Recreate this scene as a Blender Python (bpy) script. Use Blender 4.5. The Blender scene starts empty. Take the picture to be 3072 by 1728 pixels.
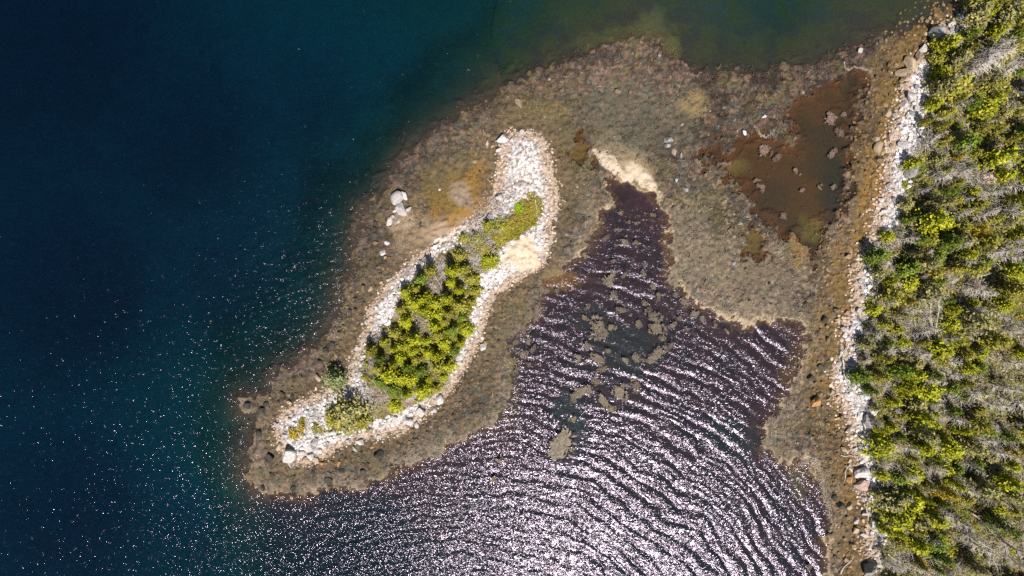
import bpy, bmesh, math, random
import numpy as np
from mathutils import Matrix, Vector

# ------------------------------------------------------------------ camera, sky, sun, exposure
scene = bpy.context.scene
scene.render.engine = 'CYCLES'
CAM_H = 100.0
cam_data = bpy.data.cameras.new("camera")
cam_data.sensor_width = 36.0
cam_data.lens = 24.0
cam_data.clip_start = 0.5
cam_data.clip_end = 2000.0
cam = bpy.data.objects.new("camera", cam_data)
scene.collection.objects.link(cam)
cam.location = (0, 0, CAM_H)
cam.rotation_euler = (0, 0, 0)
scene.camera = cam

SUN_ZENITH = math.radians(28.5)
SUN_AZ = math.radians(14.0)            # to the right of straight "down the picture"
to_sun = Vector((math.sin(SUN_AZ) * math.sin(SUN_ZENITH), -math.cos(SUN_AZ) * math.sin(SUN_ZENITH), math.cos(SUN_ZENITH)))
world = bpy.data.worlds.new("World")
scene.world = world
world.use_nodes = True
wn = world.node_tree.nodes
sky = wn.new('ShaderNodeTexSky')
sky.sky_type = 'NISHITA'
sky.sun_disc = False
sky.sun_elevation = math.pi / 2 - SUN_ZENITH
sky.sun_rotation = math.atan2(to_sun.x, to_sun.y)
wn['Background'].inputs['Strength'].default_value = 0.052
world.node_tree.links.new(sky.outputs['Color'], wn['Background'].inputs['Color'])
sun_data = bpy.data.lights.new("sun", 'SUN')
sun_data.energy = 4.6
sun_data.angle = math.radians(0.53)
sun_data.color = (1.0, 0.95, 0.88)
sun = bpy.data.objects.new("sun", sun_data)
scene.collection.objects.link(sun)
sun.rotation_euler = to_sun.to_track_quat('Z', 'Y').to_euler()
sun.location = (30, -80, 120)
scene.view_settings.view_transform = 'Standard'
scene.view_settings.look = 'None'
scene.view_settings.gamma = 1.0
scene.view_settings.exposure = 0.6
scene.cycles.use_denoising = False
scene.cycles.max_bounces = 6
scene.cycles.diffuse_bounces = 2
scene.cycles.glossy_bounces = 2
scene.cycles.transmission_bounces = 2
scene.cycles.transparent_max_bounces = 6
scene.cycles.caustics_reflective = False
scene.cycles.caustics_refractive = False


random.seed(7)
C = scene.collection

# ------------------------------------------------------------------ coordinates traced on the photograph
KV = 17.1733      # traced pixels (2576 wide) per metre at the water line
def V(px, py):
    return ((px - 1288.0) / KV, (724.5 - py) / KV)
def S(px, py):    # the same for 3072-wide coordinates
    return ((px - 1536.0) / 20.48, (864.0 - py) / 20.48)
def poly(pts):
    return np.array([V(*p) for p in pts])

LAND = poly([(2700,-200),(2500,-60),(2400,-5),(2340,55),(2260,85),(2200,90),(2150,115),(2085,150),(2040,160),(1960,172),(1880,182),(1800,178),
 (1740,185),(1705,150),(1655,108),(1600,97),(1540,112),(1480,132),(1420,157),(1340,187),(1272,217),(1240,250),(1190,272),(1150,302),
 (1100,332),(1050,362),(1010,402),(985,452),(960,492),(920,522),(905,560),(897,620),(890,680),(868,702),(862,742),(850,790),(820,842),
 (790,882),(740,920),(692,950),(680,982),(652,998),(612,1005),(606,1028),(640,1048),(632,1100),(622,1150),(626,1200),(652,1230),
 (700,1242),(760,1240),(830,1226),(900,1222),(960,1202),(1010,1172),(1080,1150),(1120,1122),(1180,1092),(1230,1072),(1260,1042),
 (1288,992),(1298,950),(1288,900),(1280,870),(1310,838),(1345,800),(1366,740),(1362,705),(1400,690),(1440,662),(1470,620),(1500,570),
 (1512,530),(1530,500),(1522,462),(1560,452),(1600,462),(1645,488),(1668,540),(1684,590),(1690,640),(1690,700),(1738,748),(1790,788),
 (1840,802),(1885,822),(1905,790),(1960,800),(2000,806),(2032,830),(2020,900),(1990,985),(1945,1042),(1922,1082),(1932,1130),(1972,1165),
 (2040,1160),(2062,1220),(2080,1290),(2088,1340),(2070,1400),(2078,1460),(2100,1700),(2900,1900),(5200,1900),(5200,-900),(2900,-600)])
POOLS = [poly(p) for p in [
 [(1905,338),(1960,362),(2000,372),(2010,330),(1968,285),(2005,255),(2060,240),(2105,208),(2140,188),(2178,200),(2168,235),(2130,262),(2152,312),(2132,372),(2130,432),(2142,482),(2104,530),(2062,565),(2068,605),(2035,650),(2020,600),(1960,582),(1905,542),(1872,492),(1860,452),(1822,432),(1842,382),(1872,352)],
 [(1438,370),(1470,362),(1496,385),(1490,402),(1450,408),(1440,392)],
 [(1880,588),(1905,585),(1912,615),(1935,622),(1912,648),(1888,640)],
 [(1768,398),(1790,372),(1815,368),(1812,388),(1790,402),(1775,412)],
]]
ISLE = poly([(1262,345),(1310,332),(1350,333),(1375,358),(1386,420),(1400,470),(1408,512),(1388,560),(1392,612),(1368,672),(1320,692),
 (1290,712),(1250,742),(1226,790),(1212,850),(1182,910),(1152,952),(1118,1002),(1062,1052),(1012,1087),(952,1098),(882,1114),(832,1142),
 (790,1162),(737,1172),(714,1142),(698,1110),(692,1060),(716,1030),(768,1000),(815,985),(866,958),(878,920),(898,870),(918,830),(928,780),
 (958,730),(1000,688),(1040,650),(1088,610),(1140,578),(1198,545),(1236,510),(1238,470),(1250,430),(1252,390)])
GRASSP = poly([(1340,487),(1362,500),(1366,530),(1355,562),(1322,590),(1282,612),(1262,635),(1235,610),(1255,575),(1285,545),(1310,505)])
GROVE = poly([(1100,655),(1140,650),(1190,670),(1212,695),(1206,740),(1187,790),(1182,832),(1162,880),(1142,930),(1122,975),(1090,995),(1062,1005),(1020,1005),
 (990,1000),(955,982),(937,930),(920,885),(925,848),(985,842),(992,790),(1010,742),(1045,690)])
GROVE2 = poly([(1190,600),(1235,560),(1262,600),(1250,655),(1212,672),(1170,655),(1150,640)])
ISLEVEG = poly([(1345,490),(1367,525),(1352,567),(1300,602),(1265,622),(1247,662),(1212,692),(1207,742),(1187,792),(1182,832),(1162,882),
 (1142,932),(1124,975),(1062,1012),(1005,1040),(985,1045),(940,1060),(880,1085),(830,1080),(815,1040),(860,1000),(920,1010),(925,960),(905,930),
 (918,890),(922,850),(960,825),(990,800),(1000,760),(1030,700),(1090,648),(1140,622),(1190,592),(1232,552),(1290,525)])
SHORE = poly([(2440,-60),(2425,0),(2402,40),(2337,90),(2332,122),(2292,152),(2262,190),(2266,240),(2242,300),(2232,352),(2216,422),(2220,472),(2200,532),
 (2188,592),(2152,642),(2140,702),(2148,772),(2110,812),(2118,872),(2090,932),(2100,1002),(2130,1062),(2140,1132),(2152,1202),(2162,1252),
 (2182,1302),(2172,1362),(2190,1452),(2210,1700),(2900,1900),(5200,1900),(5200,-900),(2900,-600)])
FOREST = poly([(2455,-60),(2440,0),(2422,80),(2352,120),(2350,178),(2330,232),(2318,282),(2308,342),(2282,402),(2272,470),(2258,540),(2215,605),(2178,645),
 (2198,702),(2178,772),(2170,832),(2150,890),(2148,950),(2190,1012),(2182,1072),(2182,1132),(2200,1202),(2192,1282),(2212,1342),(2204,1452),
 (2240,1700),(2900,1900),(5200,1900),(5200,-900),(2900,-600)])

# ------------------------------------------------------------------ numeric helpers
_tabs = {}
def vnoise(x, y, seed):
    if seed not in _tabs:
        _tabs[seed] = np.random.default_rng(seed).random((256, 256)).astype(np.float32)
    t = _tabs[seed]
    xf = np.floor(x); yf = np.floor(y)
    fx = x - xf; fy = y - yf
    xi = xf.astype(np.int64) & 255; yi = yf.astype(np.int64) & 255
    x1 = (xi + 1) & 255; y1 = (yi + 1) & 255
    u = fx * fx * (3 - 2 * fx); v = fy * fy * (3 - 2 * fy)
    return (t[xi, yi] * (1 - u) + t[x1, yi] * u) * (1 - v) + (t[xi, y1] * (1 - u) + t[x1, y1] * u) * v
def fbm(x, y, scale, seed, octv=4, gain=0.5):
    a = 1.0; tot = 0.0; out = 0.0
    for i in range(octv):
        k = scale * 2.03 ** i
        ang = 0.6 * i
        c, s = math.cos(ang), math.sin(ang)
        out = out + a * vnoise((x * c - y * s) * k + 17.3 * i, (x * s + y * c) * k - 9.1 * i, seed + i)
        tot += a; a *= gain
    return out / tot
def worley(x, y, scale, seed):
    r = np.random.default_rng(seed); jx = r.random((256, 256)); jy = r.random((256, 256)); jv = r.random((256, 256))
    X = x * scale; Y = y * scale
    xi = np.floor(X).astype(np.int64); yi = np.floor(Y).astype(np.int64)
    best = np.full(X.shape, 9.0); val = np.zeros(X.shape)
    for dx in (-1, 0, 1):
        for dy in (-1, 0, 1):
            a = (xi + dx) & 255; b = (yi + dy) & 255
            d = (xi + dx + jx[a, b] - X) ** 2 + (yi + dy + jy[a, b] - Y) ** 2
            m = d < best
            best = np.where(m, d, best); val = np.where(m, jv[a, b], val)
    return np.sqrt(best), val
def smooth(e0, e1, x):
    t = np.clip((x - e0) / (e1 - e0), 0, 1)
    return t * t * (3 - 2 * t)
GX0, GX1, GY0, GY1, GS = -145.0, 145.0, -90.0, 90.0, 0.5
_gx = np.arange(GX0, GX1 + GS, GS); _gy = np.arange(GY0, GY1 + GS, GS)
_GX, _GY = np.meshgrid(_gx, _gy, indexing='ij')
class SDF:
    def __init__(self, P):
        X, Y = _GX.ravel(), _GY.ravel()
        d = np.full(X.shape, 1e9); ins = np.zeros(X.shape, bool)
        Q = np.roll(P, -1, axis=0)
        for (ax, ay), (bx, by) in zip(P, Q):
            ex, ey = bx - ax, by - ay
            wx, wy = X - ax, Y - ay
            t = np.clip((wx * ex + wy * ey) / (ex * ex + ey * ey + 1e-12), 0, 1)
            d = np.minimum(d, (wx - ex * t) ** 2 + (wy - ey * t) ** 2)
            if ay != by:
                c = ((ay > Y) != (by > Y)) & (X < (bx - ax) * (Y - ay) / (by - ay) + ax)
                ins ^= c
        self.g = np.where(ins, -1.0, 1.0).reshape(_GX.shape) * np.sqrt(d).reshape(_GX.shape)
    def __call__(self, x, y):
        x = np.asarray(x, float); y = np.asarray(y, float)
        u = np.clip((x - GX0) / GS, 0, len(_gx) - 1.001); v = np.clip((y - GY0) / GS, 0, len(_gy) - 1.001)
        i = u.astype(int); j = v.astype(int); fu = u - i; fv = v - j
        g = self.g
        return (g[i, j] * (1 - fu) + g[i + 1, j] * fu) * (1 - fv) + (g[i, j + 1] * (1 - fu) + g[i + 1, j + 1] * fu) * fv
sd_land, sd_isle, sd_shore, sd_forest = SDF(LAND), SDF(ISLE), SDF(SHORE), SDF(FOREST)
sd_grass, sd_grove, sd_grove2, sd_iveg = SDF(GRASSP), SDF(GROVE), SDF(GROVE2), SDF(ISLEVEG)
sd_pools = [SDF(p) for p in POOLS]

def idw(x, y, pts, k):
    num = 0.0; den = 0.0
    for p in pts:
        cx, cy = V(p[0], p[1])
        w = 1.0 / ((x - cx) ** 2 + (y - cy) ** 2 + 4.0) ** 1.6
        num = num + w * p[k]; den = den + w
    return num / den
def blob(x, y, vx, vy, rx, ry, rot=0.0, edge=0.5, seed=900, rag=0.45):
    """soft ragged ellipse mask; centre and radii in traced pixels"""
    cx, cy = V(vx, vy); a = math.radians(rot)
    dx, dy = x - cx, -(y - cy)
    u = (dx * math.cos(a) + dy * math.sin(a)) * KV / rx
    v = (-dx * math.sin(a) + dy * math.cos(a)) * KV / ry
    r = np.sqrt(u * u + v * v) + (fbm(x, y, 0.8, seed, 4) - 0.5) * rag * 2
    return 1 - smooth(1 - edge, 1 + edge * 0.4, r)

# x, y, depth, reach of the slope: how deep the sea floor lies there
DEPTH = [(50,50,10.5,7),(100,700,10.5,7),(400,300,10.2,7),(100,1300,9.5,7),(500,700,9.3,7),(650,600,8.6,6),(760,450,8.8,6),(800,260,9.5,7),(900,330,7.0,5),(1000,150,7.5,6),
 (1150,40,5.0,6),(1100,180,5.0,5),(1180,130,3.6,5),(1300,60,2.8,5),(1450,40,1.5,4),(1600,20,0.9,3),(1750,60,1.0,3),(1900,60,1.3,3),(1960,15,1.9,3),(2050,80,1.1,3),(2170,40,0.9,3),(1400,110,1.6,4),(2280,20,1.0,3),
 (700,850,6.5,5),(800,760,6.0,5),(560,1000,6.5,5),(560,1200,5.0,5),(450,1300,8.5,6),(600,1320,3.6,4),(750,1320,2.6,3),(900,1400,2.8,3),
 (1100,1250,0.9,2.5),(1300,1350,1.2,2.5),(1320,1120,0.7,2),(1500,1250,0.9,2),(1750,1300,1.0,2),(1950,1350,0.8,2),(1650,1440,1.3,2),(2010,1280,1.1,2),(2030,1400,1.2,2),
 (1400,900,0.7,1.6),(1560,650,0.5,1.2),(1600,520,0.45,1.2),(1560,880,0.55,1.2),(1700,980,0.6,1.5),(1850,950,0.6,1.5),(1960,900,0.55,1.2),(1980,960,0.5,1.2),(1430,720,0.35,1.0),(1850,1100,0.7,1.8)]

def terrain(x, y):
    """height and zone distances of the ground at world points"""
    wx = x + (fbm(x, y, 0.55, 11, 4) - 0.5) * 2.4
    wy = y + (fbm(x, y, 0.55, 31, 4) - 0.5) * 2.4
    dl = sd_land(wx, wy) + (fbm(x, y, 1.3, 51, 4) - 0.5) * 2.2
    sx = x + (fbm(x, y, 0.9, 61, 3) - 0.5) * 1.0
    sy = y + (fbm(x, y, 0.9, 71, 3) - 0.5) * 1.0
    di = sd_isle(sx, sy); ds = sd_shore(sx, sy)
    div = sd_iveg(sx, sy); df = sd_forest(sx, sy)
    dp = np.full(x.shape, 99.0)
    for q in sd_pools:
        dp = np.minimum(dp, q(x + (fbm(x, y, 0.7, 81, 4) - 0.5) * 3.4, y + (fbm(x, y, 0.7, 91, 4) - 0.5) * 3.4))
    dp = dp - 0.45 + (fbm(x, y, 1.0, 101, 5, 0.6) - 0.5) * 4.4
    depth = idw(x, y, DEPTH, 2); reach = idw(x, y, DEPTH, 3)
    cob, cv = worley(x, y, 1.25, 5)
    cob2, cv2 = worley(x, y, 0.62, 6)
    bump = np.clip(0.62 - cob, 0, 1) * (cv > 0.35) + 1.3 * np.clip(0.42 - cob2, 0, 1) * (cv2 > 0.72)
    n1 = fbm(x, y, 0.5, 111, 4); n2 = fbm(x, y, 2.2, 121, 3)
    ws = smooth(0, 4, dl); ds_ = np.maximum(dl * (1 - ws) + sd_land(x, y) * ws, 0)
    z_sea = -0.06 - depth * (1 - np.exp(-(ds_ / (reach * 1.5)) ** np.where(depth > 3.5, 1.6, 1.0))) + (n1 - 0.5) * 0.22 * smooth(1.5, 7, dl) * smooth(0.8, 3, depth)
    z_reef = 0.05 + 0.17 * smooth(0, 2.5, -dl) + (n1 - 0.5) * 0.16 + (n2 - 0.5) * 0.12 + bump * 0.50 * smooth(0.2, 1.5, -dl)
    z = np.where(dl > 0, z_sea, z_reef)
    z = np.where((dp < 0) & (dl < 0), -0.04 - 0.42 * smooth(0, 2.2, -dp) + (n2 - 0.5) * 0.06, z)
    land = np.maximum(np.clip(-di, 0, 3.5) * 0.22, np.clip(-ds, 0, 5) * 0.17)
    land = land + np.clip(-df, 0, 40) * 0.035 + np.clip(-div, 0, 4) * 0.12
    z = z + land + (n2 - 0.5) * 0.18 * smooth(0.0, 0.6, land)
    z = z + smooth(0, 2, -df) * ((n1 - 0.5) * 0.9)
    return z, dl, di, ds, div, df, dp, depth

def lerp(c, col, m):
    return c + (np.array(col, float) - c) * m[..., None]
TAN = (0.125, 0.094, 0.056); GREYG = (0.078, 0.072, 0.05); PINKB = (0.105, 0.074, 0.061); DARKW = (0.016, 0.012, 0.008)
OCHRE = (0.15, 0.084, 0.019); SANDC = (0.52, 0.405, 0.295); SHINGLE = (0.47, 0.43, 0.415); WARMG = (0.36, 0.265, 0.195)

def ground_colour(x, y, z, dl, di, ds, div, df, dp, depth):
    a = fbm(x, y, 0.16, 201, 4); b = fbm(x, y, 0.55, 211, 4); c_ = fbm(x, y, 2.2, 221, 3); f = fbm(x, y, 5.0, 231, 2)
    # tidal flat under rockweed
    col = np.broadcast_to(np.array(TAN), x.shape + (3,)).copy()
    col = lerp(col, GREYG, smooth(0.42, 0.62, b))
    col = lerp(col, PINKB, smooth(0.52, 0.7, a) * 0.8)
    north = smooth(4, -1.5, -dl) * np.maximum(smooth(-12, 6, y), smooth(-14, -20, x)) # purple-brown fringe of weed along the seaward edge
    col = lerp(col, PINKB, north * 0.85)
    ne = smooth(10, 45, x) * smooth(8, 26, y)
    col = lerp(col, (0.11, 0.068, 0.05), ne * 0.7)
    col = lerp(col, (0.23, 0.185, 0.125), smooth(0.60, 0.74, c_) * 0.55)
    col = lerp(col, DARKW, smooth(0.60, 0.72, fbm(x, y, 1.1, 241, 4)) * (0.45 + 0.5 * north))
    col = col * (0.45 + 1.1 * fbm(x, y, 0.22, 291, 4))[..., None]
    mat_ = smooth(0.53, 0.57, fbm(x, y, 0.20, 285, 6, 0.62))
    col = lerp(col, np.array((0.036, 0.027, 0.019)), mat_ * 0.7)
    mid_ = smooth(0.52, 0.60, fbm(x, y, 0.75, 287, 5, 0.6))
    col = lerp(col, np.array((0.030, 0.022, 0.016)), mid_ * (0.35 + 0.5 * np.clip(ne + north, 0, 1)))
    grey_ = smooth(4.0, 0.8, -dl + (c_ - 0.5) * 3) * np.maximum(smooth(17, 12, y) * smooth(0, 5, x), smooth(-8, -16, y))
    col = lerp(col, (0.165, 0.142, 0.112), grey_ * 0.75 * smooth(0.35, 0.55, c_ + 0.05))
    col = lerp(col, (0.058, 0.070, 0.066), smooth(0.60, 0.70, fbm(x, y, 1.4, 261, 3)) * 0.75)
    col = lerp(col, (0.19, 0.125, 0.095), smooth(0.60, 0.72, fbm(x, y, 1.8, 271, 3)) * 0.6)
    col = lerp(col, (0.115, 0.095, 0.022), smooth(0.55, 0.68, fbm(x, y, 0.4, 281, 3)) * 0.3)
    crack = smooth(0.085, 0.0, np.abs(fbm(x, y, 0.55, 295, 4) - 0.5)) * smooth(0.40, 0.55, fbm(x, y, 0.2, 297, 2) + 0.25 * ne)
    col = lerp(col, DARKW, np.clip(crack * (0.35 + 0.6 * ne + 0.5 * north), 0, 0.9))
    col = lerp(col, (0.30, 0.255, 0.20), smooth(0.66, 0.74, fbm(x, y, 2.6, 299, 2)) * smooth(5, 12, x) * smooth(22, 10, y) * 0.6)
    fr = smooth(0.70, 0.05, -dl) * (dl < 0.35) * np.maximum(smooth(18, 15, y) * smooth(4, 9, x), smooth(-14, -20, y) * 0.5)
    col = lerp(col, (0.40, 0.32, 0.22), fr * smooth(0.35, 0.6, b + 0.1) * 0.9)
    col = col * np.array((0.99, 0.92, 0.845)) * (0.36 + 1.1 * f)[..., None]
    # named patches of the flat
    for (vx, vy, rx, ry, rot, cc, st) in [
        (1150,558,130,40,-27,(0.33,0.235,0.155),.95),(1040,600,75,45,-40,(0.21,0.15,0.095),.85),(1010,560,40,26,-20,(0.30,0.22,0.15),.8),(1170,505,95,70,0,(0.21,0.108,0.012),.95),(1210,440,40,60,0,(0.20,0.11,0.016),.9),(1130,505,45,30,0,(0.12,0.085,0.025),.7),
        (1160,487,42,30,60,(0.23,0.175,0.13),1.0),(1120,445,110,45,-35,(0.105,0.075,0.025),.6),(1235,460,26,60,5,OCHRE,.6),(1330,290,110,35,-10,(0.13,0.095,0.035),.7),
        (1415,430,45,130,5,(0.12,0.09,0.036),.65),(1740,262,42,40,0,(0.24,0.165,0.07),.85),(1575,400,95,38,30,(0.28,0.21,0.12),.7),
        (1540,420,56,15,38,(0.52,0.42,0.31),1.0),(1600,432,46,20,35,(0.50,0.40,0.295),1.0),(1625,455,30,14,40,(0.50,0.40,0.295),1.0),(1640,478,30,12,40,(0.52,0.42,0.28),.9),
        (2005,630,24,50,0,(0.19,0.11,0.025),.8),(1290,760,45,70,30,(0.12,0.095,0.04),.6),(1240,880,30,90,20,(0.12,0.085,0.045),.6),
        (2190,480,30,160,10,(0.23,0.115,0.018),.9),(2165,600,24,60,20,(0.27,0.125,0.012),.9),(2225,330,20,80,10,(0.17,0.09,0.016),.7),(2330,60,40,60,30,(0.13,0.068,0.015),.7),
        (2120,680,30,60,0,(0.16,0.10,0.035),.5),(1835,800,130,12,20,(0.42,0.33,0.22),.75),(1400,690,40,26,0,(0.22,0.15,0.06),.8),(1385,330,60,40,0,(0.115,0.088,0.04),.6),
        (1880,690,190,100,15,(0.165,0.128,0.088),.55),(1740,600,60,120,0,(0.155,0.125,0.082),.5),(1600,300,170,100,0,(0.085,0.078,0.052),.6),(1480,500,30,90,0,(0.14,0.108,0.06),.5)]:
        m = (blob(x, y, vx, vy, rx, ry, rot, 0.14, 900 + int(vx), 1.0) if cc[0] > 0.5 else blob(x, y, vx, vy, rx, ry, rot, 0.5, 900 + int(vx))) * st * (dl < 0.3)
        col = lerp(col, np.array(cc), m * (0.75 + 0.5 * (c_ - 0.3)).clip(0, 1))
    # stony wet band below the beaches
    band_i = smooth(3.6, 0.3, di) * (di > -0.5) * (1 - blob(x, y, 1150, 558, 130, 40, -27, 0.5, 905)) * (1 - blob(x, y, 1060, 590, 60, 50, -27, 0.5, 906))
    col = lerp(col, (0.125, 0.088, 0.05), band_i * smooth(0.3, 0.6, c_ + 0.15) * 0.8)
    band_m = smooth(6.5, 0.5, ds)
    col = lerp(col, (0.16, 0.098, 0.032), band_m * (0.35 + 0.65 * smooth(0.35, 0.6, b)))
    dkb = worley(x, y, 2.1, 77)
    col = col * (1 - 0.45 * (np.maximum(band_i, band_m) * smooth(0.42, 0.62, dkb[0])))[..., None]
    # dark weedy fringe seaward, open sea floor, brown bay floor
    isdeep = smooth(3.0, 4.8, depth)
    bed = np.broadcast_to(np.array((0.085, 0.084, 0.066)), x.shape + (3,)).copy()
    bed = lerp(bed, (0.060, 0.062, 0.050), smooth(0.40, 0.62, b) * 0.5)
    bed = lerp(bed, (0.036, 0.029, 0.018), smooth(15, 6, dl + (a - 0.5) * 10) * 0.8)
    
    bed = lerp(bed, (0.034, 0.028, 0.018), smooth(8.2, 3.5, depth + (b - 0.5) * 1.5) * 0.85)
    wx = smooth(8.5, 1.5, dl + (b - 0.5) * 6)
    bed = lerp(bed, (0.036, 0.024, 0.014), wx * 0.95)
    bay = np.broadcast_to(np.array((0.029, 0.0075, 0.0085)), x.shape + (3,)).copy()
    bay = lerp(bay, (0.015, 0.0045, 0.0075), smooth(0.45, 0.65, b))
    bay = lerp(bay, (0.075, 0.036, 0.014), smooth(1.5, 0.0, dl + (c_ - 0.5) * 1.2) * 0.75)
    south = np.maximum(smooth(19, 16.5, y) * smooth(-2, 3, x), smooth(-17, -23, y) * smooth(-50, -36, x))
    northmix = 1 - south
    shallow = lerp(bed * 0.9, (0.044, 0.031, 0.0085), northmix * smooth(0.36, 0.6, b) * 0.85)
    shallow = lerp(shallow, (0.03, 0.022, 0.012), northmix * smooth(3.5, 0.3, dl + (b - 0.5) * 4) * 0.85)
    sea = bed * isdeep[..., None] + (bay * south[..., None] + shallow * northmix[..., None]) * (1 - isdeep)[..., None]
    for (vx, vy, rx, ry, rot, cc, st) in [(1990,930,28,70,25,(0.07,0.03,0.007),.8),(2005,860,30,40,0,(0.05,0.02,0.01),.6),(2010,1190,30,80,-10,(0.10,0.05,0.014),.7),(1410,710,70,24,-10,(0.12,0.05,0.010),.9),(1480,610,30,60,30,(0.06,0.024,0.007),.7),
        (1570,880,95,80,0,(0.013,0.010,0.009),.9),(1490,800,55,40,0,(0.015,0.011,0.009),.8),(1430,1030,45,60,0,(0.012,0.013,0.013),.8),(1450,1080,35,40,0,(0.012,0.013,0.013),.8),(1680,640,14,80,0,(0.10,0.05,0.015),.6),(1850,1110,80,60,40,(0.012,0.012,0.012),.8),
        (1640,60,45,50,0,(0.10,0.075,0.03),.5),(1690,120,30,40,0,(0.10,0.075,0.02),.7),(1560,90,150,30,-10,(0.08,0.06,0.018),.5)]:
        sea = lerp(sea, np.array(cc), blob(x, y, vx, vy, rx, ry, rot, 0.5, 700 + int(vx)) * st)
    sea = sea * (0.75 + 0.5 * f)[..., None]
    col = np.where((dl > 0)[..., None], sea, col)
    pool = np.broadcast_to(np.array((0.066, 0.0215, 0.0028)), x.shape + (3,)).copy()
    pool = lerp(pool, (0.038, 0.017, 0.004), smooth(0.45, 0.65, a) * 0.8)
    pool = lerp(pool, (0.020, 0.014, 0.006), blob(x, y, 2100, 470, 40, 120, 0, 0.7, 640) * 0.8)
    for (vx, vy, rx, ry) in [(1855,418,36,24),(2045,580,36,45),(1905,610,40,40),(1465,385,40,30)]:
        pool = lerp(pool, (0.105, 0.058, 0.010), blob(x, y, vx, vy, rx, ry, 0, 0.6, 650 + int(vx)) * 0.85)
    col = np.where(((dp < 0) & (dl < 0))[..., None], pool * (0.8 + 0.4 * f)[..., None], col)
    # beaches
    w2 = worley(x, y, 2.6, 91)
    sh = np.broadcast_to(np.array(SHINGLE), x.shape + (3,)).copy()
    sh = lerp(sh, (0.52, 0.485, 0.475), smooth(0.5, 0.65, b))
    warm = smooth(2.0, 0.7, -np.minimum(di, ds))
    sh = lerp(sh, WARMG, warm * 0.85)
    sh = lerp(sh, (0.40, 0.29, 0.21), blob(x, y, 1255, 440, 30, 90, 5, 0.5, 621) * 0.7)
    sh = lerp(sh, (0.40, 0.30, 0.22), blob(x, y, 1385, 440, 26, 110, -3, 0.5, 622) * 0.7)
    sh = lerp(sh, SANDC, blob(x, y, 1315, 640, 50, 46, 0, 0.35, 623))
    sh = lerp(sh, (0.58, 0.49, 0.41), blob(x, y, 1130, 590, 70, 16, -32, 0.4, 624))
    sh = lerp(sh, (0.60, 0.54, 0.50), blob(x, y, 1320, 430, 34, 50, 0, 0.5, 625) * 0.8)
    sh = lerp(sh, (0.17, 0.12, 0.08), blob(x, y, 1305, 462, 26, 12, 0, 0.5, 626) * 0.6)
    pk = smooth(0.48, 0.66, w2[0]) * (1 - blob(x, y, 1315, 640, 50, 46, 0, 0.3, 623))
    sh = sh * (1 - 0.62 * pk)[..., None] * (0.78 + 0.44 * f)[..., None]
    beach = (np.minimum(di, ds) + (f - 0.5) * 0.9) < 0
    col = np.where(beach[..., None], sh, col)
    # soil and heath
    iv = np.broadcast_to(np.array((0.15, 0.12, 0.045)), x.shape + (3,)).copy()
    iv = lerp(iv, (0.27, 0.235, 0.22), smooth(0.45, 0.6, b))
    iv = lerp(iv, (0.30, 0.27, 0.26), blob(x, y, 1270, 545, 55, 22, -35, 0.5, 631) * 0.9)
    iv = lerp(iv, (0.145, 0.125, 0.02), smooth(0.3, -0.6, sd_grass(x, y) + (fbm(x, y, 1.2, 1404, 3) - 0.5) * 2.4))
    iv = lerp(iv, (0.21, 0.13, 0.10), blob(x, y, 960, 985, 26, 40, 0, 0.5, 632) * 0.8)
    iv = lerp(iv, (0.19, 0.125, 0.075), blob(x, y, 1035, 1020, 40, 20, -20, 0.5, 633) * 0.8)
    fv = np.broadcast_to(np.array((0.125, 0.115, 0.03)), x.shape + (3,)).copy()
    fv = lerp(fv, (0.24, 0.205, 0.165), smooth(0.44, 0.6, b))
    fv = lerp(fv, (0.07, 0.08, 0.016), smooth(0.55, 0.7, c_))
    fv = lerp(fv, (0.21, 0.115, 0.055), smooth(0.60, 0.72, fbm(x, y, 0.8, 251, 3)) * 0.8)
    col = np.where((div + (c_ - 0.5) * 1.4 < 0)[..., None], iv * (0.6 + 0.8 * f)[..., None], col)
    col = np.where((df + (c_ - 0.5) * 1.4 < 0)[..., None], fv * (0.5 + 1.0 * f)[..., None], col)
    return np.clip(col, 0.003, 0.75)

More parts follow.
